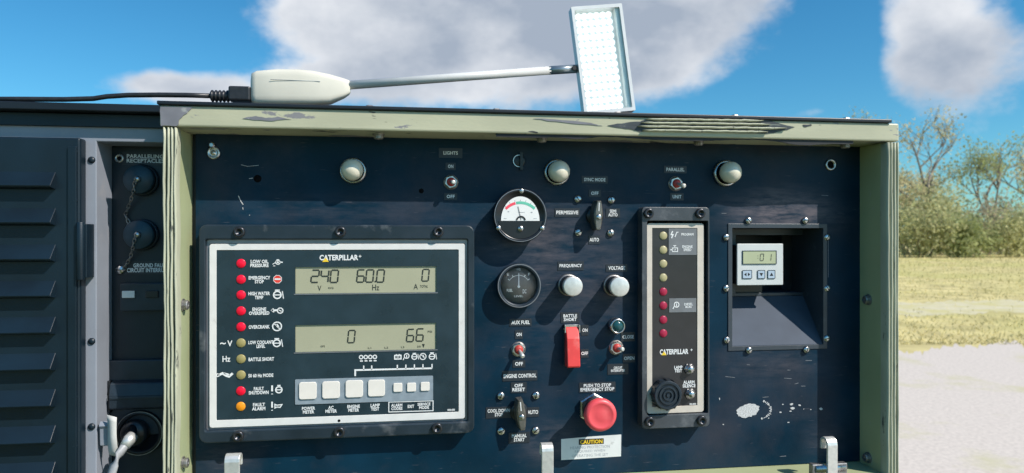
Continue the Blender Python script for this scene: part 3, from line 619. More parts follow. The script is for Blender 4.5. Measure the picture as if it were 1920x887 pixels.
for x0, x1, y0, y1 in ((1253.5, 1306, 428.5, 478), (1254.5, 1305, 559.5, 585)):
    a, c = U(x0, y0, YA), U(x1, y1, YA); dp('legend_strip', B().box(a.x, c.x, YA - .0007, YA - .0001, c.z, a.z), 'plate_grey', am)
YB = YA - .0010
for t, x, y, w, h in (('PROGRAM', 1289, 439.5, 24, 5), ('ENGINE\nSPEED', 1289, 465.5, 20, 11), ('DIESEL\nRUN', 1291, 573, 17, 10)): lettering(t, x, y, w, h, YB, 'lettering_white', am, .03)
icon('bolt', 1264, 440, 15, YB, am); icon('valve', 1265, 467, 14, YB, am); icon('pump', 1267, 573, 16, YB, am)
YB = YA - .0003
for t, x, y, w, h in (('CATERPILLAR', 1264, 659.5, 56, 10), ('+', 1296.5, 656, 4, 4), ('LAMP\nTEST', 1272, 692, 16, 12.5), ('ALARM\nSILENCE', 1292, 720, 25, 13), ('00-000', 1299, 757.5, 13, 3.5)): lettering(t, x, y, w, h, YB, 'lettering_white', am, .035)
p = U(1245, 662.5, YB - .0002); obj('emblem', B(mpp(1245), p - AO).poly([(-5, -3.5), (5, -3.5), (0, 3.5)], 0, -.2), 'lettering_yellow', am)
for px, py in ((1291.5, 691.5), (1293, 738)):
    p = U(px, py, YA); k = mpp(px, YA)
    o = obj('push_button', B(k).lathe([(9.5, 0), (9.5, -4), (7, -5), (6.5, -10), (5, -11.5), (0, -12)], n=18), 'steel', am, p - AO); obj('nut', B(k).lathe([(10.5, .5), (10.5, -2.5), (9.4, -3.2)], n=6, sm=False), 'dull_steel', o, (0, 0, 0))
p = U(1250, 740, -.022); p.y = YA; k = mpp(1250, -.02)
bz = obj('buzzer', B(k).lathe([(27, 0), (27, -20), (25.5, -22), (22, -22), (21, -19), (18, -19), (17, -22), (14, -22), (13, -19), (10.5, -19), (9.5, -22), (7, -22), (6, -19), (4, -19), (3, -22), (0, -22)], n=40, sm=False), 'grey_black_plastic', am, p - AO)
for i in range(12):
    t = R(30 * i); obj('grip_ridge', B(k).box(26.6, 29, -18, -2, -2, 2), 'black_plastic', bz, (0, 0, 0)).rotation_euler = (0, t, 0)
for px, py in ((1217, 400), (1314, 400), (1219, 791.5), (1316.5, 789)): screw('sock', px, py, -.018, am, sc=.95)

# ------------------------------------------------------------------ recessed meter box
DB = .048
mb = thing('recessed_meter_box', 'black recessed box with sloping grey floor let into the control panel', 'recessed box', U(1457, 652, 0)); MO = Vector(mb.location)
x0, x1, z0, z1 = q0.x, q1.x, q1.z, q0.z
def mbp(name, b, m, **k):
    for v in b.bm.verts: v.co -= MO
    return obj(name, b, m, mb, **k)
t = .0018
mbp('flange', B().grid(x0 - .004, x1 + .004, z0 - .004, z1 + .004, [(x0 + t, x1 - t, z0 + t, z1 - t)], -.0001, -.0012), 'box_liner', bevel=.0004)
mbp('side_wall', B().box(x0, x0 + t, 0, DB + .03, z0, z1), 'box_liner'); mbp('side_wall', B().box(x1 - t, x1, 0, DB + .03, z0, z1), 'box_liner')
mbp('ceiling_plate', B().box(x0 + t, x1 - t, 0, DB + .03, z1 - t, z1), 'box_liner')
zl = U(1376, 556, DB).z
mbp('sloped_floor', B().prismx([(0, z0 + .0005), (0, z0 + .0025), (DB, zl), (DB, zl - .003)], x0 + t, x1 - t), 'box_floor')
bh0, bh1 = U(1380, 441, DB), U(1507, 548, DB)
mbp('back_frame', B().grid(x0 + t, x1 - t, zl + .0003, z1 - t, [(bh0.x, bh1.x, bh1.z, bh0.z)], DB + .003, DB), 'box_liner', bevel=.0005)
mbp('ledge', B().box(bh0.x, x1 - t, DB + .003, DB + .06, bh1.z - .003, bh1.z - .0003), 'box_floor')
mbp('rear_wall', B().box(x0, x1, DB + .06, DB + .062, zl, z1), 'receptacle_paint')
for px, py in ((1405, 413.5), (1512, 413.5), (1363, 445), (1552.5, 445), (1363, 541), (1552.5, 541), (1364, 638), (1552, 635), (1406, 657), (1514, 656)): screw('slot', px, py, -.0012 if 1366 < px < 1548 else 0, mb, sc=.92)
YM = .014
c0, c1 = U(1381, 457, YM), U(1467, 534, YM)
dgm = thing('digital_meter', 'small pale digital hour meter with three keys inside the recessed box', 'digital meter', (c0.x / 2 + c1.x / 2, DB + .01, bh1.z - .0003)); GO = Vector(dgm.location)
obj('case', B(1, -GO).box(c0.x + .002, c1.x - .004, YM + .001, YM + .08, c1.z + .001, c0.z - .002), 'black_plastic', dgm)
obj('bracket', B(1, -GO).box(c0.x + .006, c1.x - .008, DB + .006, DB + .04, bh1.z - .0006, c1.z + .002), 'black_plastic', dgm)
obj('faceplate', B(1, -GO).poly(rrect(c0.x, c1.x, c1.z, c0.z, .0012), YM + .0015, YM - .002), 'meter_face', dgm, bevel=.0006)
a, c = U(1391.5, 471, YM), U(1453, 494, YM)
ms = obj('screen', B(1, -GO).box(a.x, c.x, YM - .0028, YM - .0019, c.z, a.z), 'meter_lcd', dgm)
obj('screen_frame', B(1, -GO).ring([(a.x - .0008, c.z - .0008), (c.x + .0008, c.z - .0008), (c.x + .0008, a.z + .0008), (a.x - .0008, a.z + .0008)], [(a.x, c.z), (c.x, c.z), (c.x, a.z), (a.x, a.z)], YM - .0019, YM - .0032), 'grey_black_plastic', dgm)
seven('0', 1428.5, 482.5, 6.5, 12.5, YM - .0029, ms, stroke=.2); seven('1', 1443, 482.5, 6, 12.5, YM - .0029, ms, stroke=.2); lettering(':', 1421, 482, 1.5, 6, YM - .0029, 'lcd_ink', ms, .0)
for px, kind in ((1400.5, 'lr'), (1427, 'd'), (1446, 'u')):
    p = U(px, 514.5, YM - .002); k = mpp(px, YM); w = 9 if kind == 'lr' else 7
    ko = obj('key', B(k).poly(rrect(-w, w, -7.5, 7.5, 1.2), 0, -1.2), 'meter_key', dgm, p - GO)
    b = B(k)
    if kind == 'lr': b.poly([(-6, 0), (-1.5, 3.4), (-1.5, -3.4)], -1.3, -1.5).poly([(6, 0), (1.5, -3.4), (1.5, 3.4)], -1.3, -1.5)
    elif kind == 'd': b.poly([(-3.6, 2.6), (0, -3.2), (3.6, 2.6)], -1.3, -1.5)
    else: b.poly([(-3.6, -2.6), (3.6, -2.6), (0, 3.2)], -1.3, -1.5)
    obj('arrow', b, 'lettering_black', ko, (0, 0, 0)); obj('key_edge', B(k).ring(rrect(-w - .6, w + .6, -8.1, 8.1, 1.4), rrect(-w + .5, w - .5, -7, 7, 1), -1, -1.4), 'grey_black_plastic', ko, (0, 0, 0))

# ------------------------------------------------------------------ round gauges
def at(px, py, yf): p = U(px, py, yf); p.y = 0; return p       # base on the panel of a device whose front is seen at px, py
p = at(976, 404, -.022); k = mpp(976, -.02)
gg = thing('round_gauge', 'round black meter with white half dial and red green scale arc', 'gauge', p)
obj('case', B(k).lathe([(49, 0), (49, -18), (50, -22), (51, -30), (49, -33), (45, -33.5), (44, -31), (0, -31)], n=64), 'black_plastic', gg)
obj('dial', B(k).poly([(x, -10 + (z + 10) * 1.25) for x, z in circ(36.5, 32, 0, -10, 0, math.pi, True)], -31.2, -31.7), 'gauge_dial', gg)
def arc(r, a0, a1, w, y, m): return obj('scale_arc', B(k).line(circ(r, 12, 0, -14.5, R(a0), R(a1), True), w, y, y - .15), m, gg)
arc(38.5, 104, 136, 5, -31.8, 'dial_red'); arc(38.5, 45, 102, 5, -31.8, 'dial_green')
b = B(k)
for a in (48, 62, 76, 90, 104, 118, 132): b.line([(41.5 * math.cos(R(a)), -14.5 + 41.5 * math.sin(R(a))), (44 * math.cos(R(a)), -14.5 + 44 * math.sin(R(a)))], .6, -31.8, -31.95)
obj('tick_marks', b, 'lettering_black', gg)
obj('needle', B(k).line([(1.5, -8), (-4.5, 17)], .8, -32.4, -32.7), 'lettering_black', gg)
obj('hub', B(k).line(circ(8, 12, 1, -10, R(10), R(170), True), 3, -31.9, -32.6), 'lettering_black', gg)
obj('scale_mark', B(k).box(-4, 8, -32, -31.8, 5.6, 6.3).box(-31, -26, -32, -31.8, -6, -5.2).box(25, 31, -32, -31.8, -6, -5.2).box(-24, -21, -32, -31.8, 6, 8).box(20, 23, -32, -31.8, 5, 7), 'faded_print', gg)
obj('lower_mask', B(k).poly(circ(43.5, 32, 0, 0, R(193.5), R(346.5), True), -31.1, -32.4), 'black_plastic', gg)
o = obj('adjust_screw', ME_slot, None, gg, (0, -32.4 * k, -24.5 * k)); o.scale = (.75,) * 3; obj('slot', ME_slotcut, None, o, (0, 0, 0)).rotation_euler = (0, 1.1, 0)
for dx, dz in ((2, 46), (-41.5, -23.5), (41.5, -23.5)):
    o = obj('case_screw', ME_slot, None, gg, (dx * k, -32.6 * k, dz * k)); o.scale = (.62,) * 3
ring = obj('rim', B(k).line(circ(48.6, 60), 1.1, -32.6, -34, True), 'chamfer_metal', gg)

p = at(974, 536, -.017); k = mpp(974, -.017)
fg = thing('round_gauge', 'round fuel level gauge with dark dial and upright white needle', 'gauge', p)
obj('case', B(k).lathe([(41, 0), (41, -14), (42.5, -17), (42, -22), (39, -24.5), (36.5, -24), (34, -19), (33.6, -16), (0, -16)], n=64), 'grey_black_plastic', fg)
obj('rim', B(k).line(circ(40, 60), 1.4, -23.2, -25, True), 'chamfer_metal', fg)
obj('dial', B(k).lathe([(33.4, -16.1), (33.4, -16.6), (0, -16.6)], n=40), 'dial_black', fg)
b = B(k)
for a in (35, 60, 90, 120, 145): b.line([(21 * math.cos(R(a)), -2 + 21 * math.sin(R(a))), (25 * math.cos(R(a)), -2 + 25 * math.sin(R(a)))], 1.2, -16.8, -17)
b.line(circ(21, 14, 0, -2, R(33), R(147), True), .8, -16.8, -17); obj('tick_marks', b, 'lettering_white', fg)
obj('needle', B(k).poly([(-1.1, -1), (1.1, -1), (.6, 23), (-.6, 23)], -17.4, -17.8).poly(circ(2.6, 10, 0, -2), -17.2, -18), 'lettering_white', fg)
for t, dx, dz, w, h in (('FUEL', -17, -9, 11, 5.5), ('DC', 11, -11, 7, 8), ('LEVEL', 0, -20, 17, 3.5), ('E', -20, 21, 4, 5), ('F', 20, 21, 4, 5), ('1/2', 0, 30, 7, 4)):
    o = obj('lettering', text_mesh(t, w * k, h * k, .02), 'lettering_white', fg, (dx * k, -16.9 * k, dz * k))
obj('glass', B(k).lathe([(35, -20.2), (35, -20.8), (0, -20.8)], n=40), 'clear_glass', fg)

# ------------------------------------------------------------------ dome lights
def dome(px, py, label):
    p = at(px, py, -.018); k = mpp(px, -.01); t = thing('dome_light', label, 'panel light', p, 'cream dome lights along the panel top')
    obj('base_ring', B(k).lathe([(25, 0), (25, -4), (23.5, -8), (20, -9), (19.5, -5), (0, -5)], n=40), 'steel', t)
    obj('collar', B(k).lathe([(18, -4.9), (18, -16), (16.5, -18), (0, -18)], n=32), 'black_plastic', t)
    obj('lens', B(k).lathe([(15, -18)] + [(20.5 * math.cos(R(a)), -24 - 19 * math.sin(R(a))) for a in range(-25, 90, 10)] + [(0, -43)], n=40), 'cream_lens', t)
dome(660, 318, 'cream dome light on the panel above the large display module')
dome(1049, 321, 'cream dome light on the panel above the SYNC MODE switch')
dome(1371, 323, 'cream dome light on the panel above the recessed box')

# ------------------------------------------------------------------ toggle switches
def toggle(px, py, label, lx, lz):
    p = at(px, py, -.006); k = mpp(px); t = thing('toggle_switch', label, 'toggle switch', p)
    obj('washer', B(k).lathe([(14, 0), (14, -1), (0, -1)], n=24), 'dull_steel', t)
    obj('nut', B(k).lathe([(13, -1), (13, -6), (11.5, -7.2), (8.5, -7.2), (8.5, -5)], n=6, sm=False, a0=.3), 'steel', t)
    obj('boot', B(k).lathe([(8.4, -5), (8.4, -8), (6.5, -11), (3.6, -12), (0, -12)], n=20), 'red_boot', t)
    P = [Vector((0, -8, 0)), Vector((lx * .5, -18, lz * .5)), Vector((lx, -28, lz))]
    obj('lever', B(k).tube(P + [P[-1] + (P[-1] - P[-2]).normalized() * 2], [2.6, 3.4, 4.4, 2.4], 12), 'brushed_aluminium', t)
toggle(846, 341, 'toggle switch between the LIGHTS ON and OFF markings', 3, -2)
toggle(1269.5, 344, 'toggle switch between the PARALLEL and UNIT markings', 6, -6)
toggle(973, 656, 'toggle switch below the AUX FUEL nameplate', 4, -9)
toggle(1157.5, 653, 'toggle switch between the CLOSE and OPEN nameplates', 4, 1)

# ------------------------------------------------------------------ knobs, push light, rotary switches
def knob(px, py, label):
    p = at(px, py, -.027); k = mpp(px, -.02); t = thing('potentiometer', label, 'knob', p)
    obj('skirt', B(k).lathe([(21, 0), (21, -4), (19.5, -6), (0, -6)], n=40), 'dull_steel', t)
    obj('grip', B(k).lathe([(18.6, -6), (18.2, -38), (17.2, -40), (0, -40)], n=44, sm=False), 'black_plastic', t)
    obj('cap', B(k).lathe([(18.4, -30), (18.6, -40), (17.8, -41.6), (16.5, -42), (0, -42.2)], n=44), 'brushed_aluminium', t)
knob(1074.5, 537, 'silver capped round knob below the FREQUENCY nameplate'); knob(1162, 538, 'silver capped round knob below the VOLTAGE marking')
p = at(1159, 612, -.016); k = mpp(1159, -.012); t = thing('pilot_light', 'small round pilot light with dark lens above the CLOSE nameplate', 'pilot light', p)
obj('bezel', B(k).lathe([(14, 0), (14, -10), (15, -12), (14.5, -22), (12.5, -24), (11, -23), (10.5, -19), (0, -19)], n=28), 'steel', t)
obj('lens', B(k).lathe([(10.3, -19), (10.3, -22), (7, -25), (0, -26)], n=28), 'pilot_lens', t)
def rotary(px, py, label, screws, tilt, sc=1.0):
    p = at(px, py, -.022); k = mpp(px, -.02) * sc; t = thing('rotary_switch', label, 'rotary switch', p)
    obj('base', B(k).lathe([(17, 0), (17, -4), (15, -6), (0, -6)], n=28), 'black_plastic', t)
    L = []
    for s_ in (1, -1):
        for i in range(9): u = -1 + 2 * i / 8; L.append((s_ * (3.0 + 5.5 * math.cos(u * 1.35)), s_ * 28 * u))
    back = [(x * 1.25, z * .98) for x, z in L]
    b = B(k); A = [b.v(x, -6, z) for x, z in back]; C = [b.v(x, -29, z) for x, z in L]; Dv = [b.v(x * .7, -32, z * .95) for x, z in L]; n = len(L)
    for i in range(n): j = (i + 1) % n; b.f([A[i], A[j], C[j], C[i]]); b.f([C[i], C[j], Dv[j], Dv[i]])
    b.f(Dv); h = obj('handle', b, 'handle_metal', t, (0, 0, 0), bevel=.0003); h.rotation_euler = (0, tilt, 0)
    o = obj('centre_screw', ME_slot, None, h, (0, -31.5 * k, -3 * k)); o.scale = (.7, .6, .7)
    obj('pointer_line', B(k).box(-.8, .8, -32.4, -31.9, 8, 24), 'lettering_white', h, (0, 0, 0))
    for sx_, sy_ in screws: screw('slot', sx_, sy_, 0, t)
rotary(1123, 404, 'rotary switch with upright lever handle below the SYNC MODE marking', ((1084, 373), (1147, 375), (1085, 436), (1146, 437)), R(2))
rotary(978, 779, 'rotary switch with worn lever handle below the ENGINE CONTROL nameplate', ((939.5, 743), (1005.5, 742), (940, 809), (1005, 808)), R(-5), 1.05)

# ------------------------------------------------------------------ guarded switch and emergency stop
p = at(1076, 652, -.018); k = mpp(1076, -.015)
t = thing('switch_guard', 'red flip up safety cover over the BATTLE SHORT switch', 'switch cover', p)
obj('hinge_bracket', B(k).box(-15, 15, -10, 0, 30, 41).box(-15, -12.5, -16, 0, 26, 41).box(12.5, 15, -16, 0, 26, 41), 'steel', t, bevel=.0004)
obj('base_plate', B(k).box(-14, 14, -2.5, 0, -38, 30), 'grey_black_plastic', t)
obj('cover', B(k).prismx([(-3, 36), (-12, 37), (-22, 16), (-29, -35), (-26, -38), (-3, -38)], -12.3, 12.3), 'red_plastic', t, bevel=.0012, seg=3)
obj('pivot', B(k).tube([(-16, -9, 33), (16, -9, 33)], 2.4, 10), 'steel', t)
p = at(1130, 782, -.046); k = mpp(1130, -.04)
t = thing('emergency_stop_button', 'large red mushroom emergency stop button above the CAUTION sticker', 'stop button', p)
obj('nut', B(k).lathe([(31, 0), (31, -9), (28, -11), (0, -11)], n=6, sm=False, a0=R(30)), 'steel', t)
obj('body', B(k).lathe([(25, -11), (25, -34), (22, -36), (22, -46)], n=40), 'black_plastic', t)
obj('cap', B(k).lathe([(22, -44), (29.5, -46), (31, -50), (31, -56), (29.5, -60), (25, -62.5), (22, -62.2), (20.5, -61.2), (10, -62.4), (0, -62.8)], n=56), 'pink_red_cap', t)

# ------------------------------------------------------------------ nameplates
def plate(body, px, py, tw, th, label, pw=None, ph=None, m='plate_black', lm='lettering_white', dy=0, bold=.025):
    p = U(px, py, 0); k = mpp(px); t = thing('name_plate', label, 'nameplate', p)
    pw = pw or tw + 9; ph = ph or th + 7
    obj('plate', B(k).poly(rrect(-pw / 2, pw / 2, -ph / 2, ph / 2, .8, 2), 0, -.9), m, t)
    obj('lettering', text_mesh(body, tw * k, th * k, bold), lm, t, (0, -1.1 * k, dy * k))
for a in (('LIGHTS', 845, 287, 27, 6.5, 'nameplate reading LIGHTS above a toggle switch', 44, 18), ('ON', 845, 312, 10, 6.5, 'nameplate reading ON below the LIGHTS nameplate'), ('OFF', 845, 368.5, 15, 6.5, 'nameplate reading OFF below the LIGHTS toggle switch', 24, 13),
          ('PARALLEL', 1266, 318, 35, 6.5, 'nameplate reading PARALLEL above a toggle switch'), ('UNIT', 1269, 369, 17, 6.5, 'nameplate reading UNIT just above the alarm module'), ('SYNC MODE', 1115, 337, 41, 6.5, 'nameplate reading SYNC MODE beside a dome light'), ('OFF', 1115, 362.5, 14, 6.5, 'nameplate reading OFF below the SYNC MODE nameplate'),
          ('PERMISSIVE', 1063.5, 398.5, 42, 7, 'black nameplate reading PERMISSIVE beside the white dialled meter', 48, 16), ('SEMI\nAUTO', 1149, 399.5, 18, 13, 'two line nameplate reading SEMI AUTO', 27, 17), ('AUTO', 1114, 449.5, 18, 7, 'nameplate reading AUTO below the SYNC MODE switch handle', 22, 16),
          ('FREQUENCY', 1070, 498.5, 43, 7, 'nameplate reading FREQUENCY above a silver knob', 50, 17), ('VOLTAGE', 1156, 502.5, 32, 7, 'nameplate reading VOLTAGE above a silver knob'), ('BATTLE\nSHORT', 1069, 595.5, 26, 13, 'nameplate reading BATTLE SHORT above the red safety cover', 36, 20), ('ON', 1096.5, 619, 10, 6.5, 'nameplate reading ON beside the red safety cover', 14, 20), ('OFF', 1096, 662.5, 13, 6.5, 'nameplate reading OFF beside the red safety cover', 15, 16),
          ('AUX FUEL', 976, 604.5, 35, 7, 'nameplate reading AUX FUEL below the fuel gauge', 42, 14), ('ON', 973, 627, 10, 6.5, 'nameplate reading ON below the AUX FUEL nameplate', 15, 17), ('OFF', 973, 682, 15, 7, 'nameplate reading OFF above the ENGINE CONTROL nameplate'), ('CLOSE', 1177.5, 631.5, 22, 6.5, 'nameplate reading CLOSE below the pilot light', 27, 17), ('OPEN', 1179.5, 671.5, 20, 6.5, 'nameplate reading OPEN below a toggle switch', 24, 16),
          ('CIRCUIT\nINTERRUPTER', 1158.5, 692, 27, 10, 'small nameplate with two lines reading CIRCUIT INTERRUPTER', 40, 20), ('ENGINE CONTROL', 975, 704.5, 62, 7.5, 'nameplate reading ENGINE CONTROL', 66, 19), ('OFF\nRESET', 972.5, 726.5, 24, 14, 'nameplate reading OFF RESET', 30, 20), ('COOL DOWN\nSTOP', 935, 773.5, 42, 14, 'nameplate reading COOL DOWN STOP', 48, 21), ('AUTO', 999, 772.5, 20, 7.5, 'nameplate reading AUTO beside the ENGINE CONTROL switch handle', 24, 18),
          ('MANUAL\nSTART', 973.5, 820.5, 28, 14, 'nameplate reading MANUAL START', 40, 20), ('PUSH TO STOP\nEMERGENCY STOP', 1120, 726, 65, 14, 'nameplate reading PUSH TO STOP EMERGENCY STOP', 70, 19)): plate(*a)
p = U(1109, 839, 0); k = mpp(1109)
t = thing('warning_sticker', 'white CAUTION sticker about hearing protection below the stop button', 'sticker', p)
obj('backing', B(k).poly([(-58, -21), (57, -19), (57.5, 22), (0, 20.6), (-58, 18)], 0, -.6), 'sticker', t)
obj('band', B(k).box(-24.5, 23.5, -.8, -.55, 6, 16.5), 'lettering_black', t); obj('lettering', text_mesh('CAUTION', 43 * k, 7.6 * k, .03), 'lettering_yellow', t, (-.5 * k, -1 * k, 11 * k))
for i, (s_, w) in enumerate((('HEARING PROTECTION', 76), ('REQUIRED WHEN', 58), ('OPERATING THE SET', 70))): obj('lettering', text_mesh(s_, w * k, 5.2 * k, 0), 'faded_print', t, (-3 * k, -.8 * k, (1 - i * 7.6) * k))

# ------------------------------------------------------------------ latch hooks on the bottom rail
def latch(px, py, label, w, ear):
    p = U(px, py, -.05); k = mpp(px, -.05); p = Vector((p.x, YF + .006, ZBOT - .012)); zt = U(px, py, -.045).z - p.z; h = zt / k
    t = thing('latch_hook', label, 'latch hook', p, 'steel latch hooks along the bottom rail')
    b = B(k); pr = []
    for i in range(8): a = R(180 * i / 7); pr.append((-8 + 13 * math.cos(a), h - 13 + 13 * math.sin(a)))
    pin = [(-8 + 8 * math.cos(R(180 * i / 7)), h - 13 + 8 * math.sin(R(180 * i / 7))) for i in range(8)]
    prof = [(5, h - 24)] + pr + [(-21, -30)] + [(-15, -30)] + pin[::-1] + [(-1, h - 24)]
    b.prismx(prof, -w / 2, w / 2); obj('hook', b, 'brushed_aluminium', t, (0, 0, 0), bevel=.0006)
    if ear: obj('pivot_pin', B(k).tube([(-30, -10, h - 58), (30, -10, h - 58)], 8, 14), 'steel', t); obj('ear', B(k).box(-36, -w / 2 - 2, -14, -1, h - 72, h - 49), 'dull_steel', t, bevel=.001); obj('ear', B(k).box(w / 2 + 2, 34, -14, -1, h - 72, h - 49), 'dull_steel', t, bevel=.001)
    obj('mount', B(k).box(-20, 20, -7, 0, -40, -6), 'dull_steel', t, bevel=.0006)
latch(440, 845, 'silver latch hook on the bottom rail below the large display module', 27, False)
latch(1023, 825, 'silver latch hook on the bottom rail beside the CAUTION sticker', 22, False)
latch(1549, 814, 'silver latch hook with pivot pin below the recessed box', 20, True)

# ------------------------------------------------------------------ receptacle bay contents
def rp(px, py, yf): p = U(px, py, yf); p.y = YR; return p
def cover(px, py, label, chain):
    p = rp(px, py, YR - .016); k = mpp(px, .02); t = thing('receptacle_cover', label, 'receptacle cover', p)
    obj('base_ring', B(k).lathe([(30, 0), (30, -6), (27, -8), (0, -8)], n=36), 'grey_black_plastic', t)
    obj('cap', B(k).lathe([(27, -8), (27, -21), (25.5, -23.5), (0, -24)], n=40), 'cap_paint', t)
    obj('chain_eye', B(k).lathe([(6, -24), (6, -27), (4, -30), (0, -31)], n=12), 'steel', t)
    P = [Vector(((a - px) * k, y_ * k, -(b_ - py) * k)) for a, b_, y_ in chain]
    # links along the chain
    seq = []
    for A, C in zip(P, P[1:]):
        n = max(1, int((C - A).length / (7 * k)))
        for i in range(n): seq.append((A.lerp(C, i / n), A.lerp(C, (i + 1) / n)))
    for i, (A, C) in enumerate(seq):
        d = (C - A); c = (A + C) / 2; L = d.length * .72; u = d.normalized(); v = (u.cross(Vector((0, 1, 0))) if i % 2 else Vector((0, 1, 0))).normalized()
        pts = [c + u * L * math.cos(R(a)) + v * 2.6 * k * math.sin(R(a)) for a in range(0, 361, 40)]
        obj('chain_link', B().tube(pts, 1.0 * k, 6, False), 'dull_steel', t)
cover(258, 336, 'dark round receptacle cap with chain beneath the PARALLELING RECEPTACLES lettering', [(256, 333, -30), (250, 362, -24), (238, 382, -10), (229, 402, -6), (236, 418, -6), (232, 422, -4)])
cover(258, 440, 'dark round receptacle cap with chain above the GROUND FAULT lettering', [(256, 440, -30), (250, 462, -24), (240, 482, -10), (226, 506, -6)])
p = rp(224, 297, YR); k = mpp(224, YR)
t = thing('eyelet', 'small steel eyelet left of the PARALLELING RECEPTACLES lettering', 'eyelet', p); obj('ring', B(k).lathe([(8.5, 0), (8.5, -2), (7, -3), (4.2, -2.6), (4, -.5)], n=20), 'steel', t); obj('bore', B(k).lathe([(4.1, -.1), (4.1, -.6), (0, -.6)], n=16), 'screw_hole', t)
p = rp(226, 506, YR); t = thing('chain_anchor', 'steel screw anchoring the chain beside the GROUND FAULT lettering', 'screw', p); o = obj('head', B(k).lathe([(9, 0), (9, -2), (7, -5), (0, -6)], n=16), 'steel', t); obj('slot', ME_slotcut, None, o, (0, -.0006, 0))
def bay_plate(body, x0, py, wv, h, label):
    k = mpp(260, YR); cx = x0 + wv / 2; p = U(cx, py, YR); t = thing('name_plate', label, 'nameplate', p)
    obj('plate', B(k).box(-wv / 2 - 8, wv / 2 + 8, -.9, 0, -h / 2 - 4, h / 2 + 4), 'plate_black', t); obj('lettering', text_mesh(body, wv * k, h * k, .03), 'lettering_white', t, (0, -1.1 * k, 0))
bay_plate('PARALLELING\nRECEPTACLES', 240, 297.5, 66, 16, 'nameplate reading PARALLELING RECEPTACLES inside the receptacle bay'); bay_plate('GROUND FAULT\nCIRCUIT INTERRUPTER', 241, 502, 84, 17, 'nameplate reading GROUND FAULT CIRCUIT INTERRUPTER inside the receptacle bay')
# ground fault breaker and outlet box
k = mpp(260, YR)
p = rp(268, 555, YR - .008); t = thing('breaker', 'dark breaker block with small pale test button in the receptacle bay', 'breaker', p)
obj('body', B(k).box(-40, 40, -14, 0, -28, 24), 'grey_black_plastic', t, bevel=.0012); obj('test_button', B(k).box(-35, -13, -17.5, -13.8, -3, 10), 'sticker', t, bevel=.0006); obj('reset_button', B(k).box(6, 28, -17.5, -13.8, -3, 10), 'black_plastic', t, bevel=.0006)
p = rp(255, 745, YR); t = thing('outlet_box', 'black hinged outlet cover box above the plugged in grey cable', 'outlet box', p)
obj('body', B(k).box(-52, 60, -12, 0, -68, 72), 'grey_black_plastic', t, bevel=.0015)
obj('lid', B(k).prismx([(-12, 36), (-26, 32), (-32, 10), (-30, -14), (-12, -20)], -36, 60), 'grey_black_plastic', t, bevel=.0015)
obj('lid_rib', B(k).box(-34, 60, -33.5, -30, 4, 9), 'grey_black_plastic', t, bevel=.0006)
obj('hinge', B(k).box(-48, -37, -22, -12, -24, 36), 'black_plastic', t, bevel=.0008); obj('hinge_pin', B(k).box(-47, -40, -24.5, -21.5, 0, 10), 'steel', t)
p = rp(262, 812, YR - .01); t = thing('outlet_socket', 'round black outlet socket in the receptacle bay holding a plug', 'socket', p)
obj('shell', B(k).lathe([(42, 0), (42, -14), (39, -18), (34, -18), (32, -8), (0, -8)], n=40), 'black_plastic', t)
obj('rim', B(k).line(circ(40, 40), 1.2, -17, -19, True), 'dull_steel', t)
t = thing('power_plug', 'black angled plug with grey cable hanging down in the receptacle bay', 'plug', rp(248, 815, YR - .02)); t.location.y = YR - 8.2 * k
obj('plug_body', B(k).lathe([(24, 0), (24, -16), (20, -22), (0, -22)], n=28), 'black_plastic', t)
obj('plug_neck', B(k).tube([(0, -14, 14), (-2, -28, -2), (-8, -36, -10)], [9, 10, 9], 16), 'black_plastic', t)
g0 = [U(x, y, yy_) - Vector(t.location) for x, y, yy_ in ((250, 816, -.012), (243, 824, -.0165), (234, 837, -.022))]
obj('cable_gland', B().tube(g0, [9.5 * k, 10.5 * k, 8.5 * k], 14), 'brushed_aluminium', t)
pts = [U(x, y, yy_) - Vector(t.location) for x, y, yy_ in ((243, 824, -.016), (234, 836, -.022), (224, 852, -.028), (214, 872, -.032), (207, 897, -.034), (203, 935, -.034), (202, 990, -.03))]
obj('cable', B().tube(pts, 7 * k, 14), 'cable_grey', t)
p = U(213, 816, YS - .002); kk = mpp(214, YS)
t = thing('paper_tag', 'white folded tag sticking out beside the black plug', 'tag', p)
b = B(kk); A = []
for i in range(9):
    u = i / 8; z = 40 - 78 * u; y = -6 * math.sin(u * 3) + 14 * (u - .5); A.append((b.v(-9 + 1.5 * math.sin(u * 5), y, z), b.v(10 - 1 * u, y - 5, z - 4), b.v(10 - 1 * u, y - 4, z - 4), b.v(-9 + 1.5 * math.sin(u * 5), y + 1, z)))
for q, r_ in zip(A, A[1:]):
    for j in range(4): b.f([q[j], q[(j + 1) % 4], r_[(j + 1) % 4], r_[j]], True)
b.f(A[0]); b.f(A[-1][::-1]); obj('sheet', b, 'paper_tag', t)
obj('fold', B(kk).prismx([(2, 12), (-2, 18), (4, 26), (10, 24), (12, 10), (8, -22), (4, -20)], -26, -8), 'cabinet_paint', t, bevel=.001)

# ------------------------------------------------------------------ work lamp on the roof
YW = -.022; zr = ZT + .0045
def LPt(px, py, y=YW): return U(px, py, y)
lb = thing('work_lamp', 'lit LED work lamp on a white arm lying on the generator roof', 'work lamp', (LPt(560, 190).x, YW, zr)); LO = Vector(lb.location)
k = mpp(560, YW)
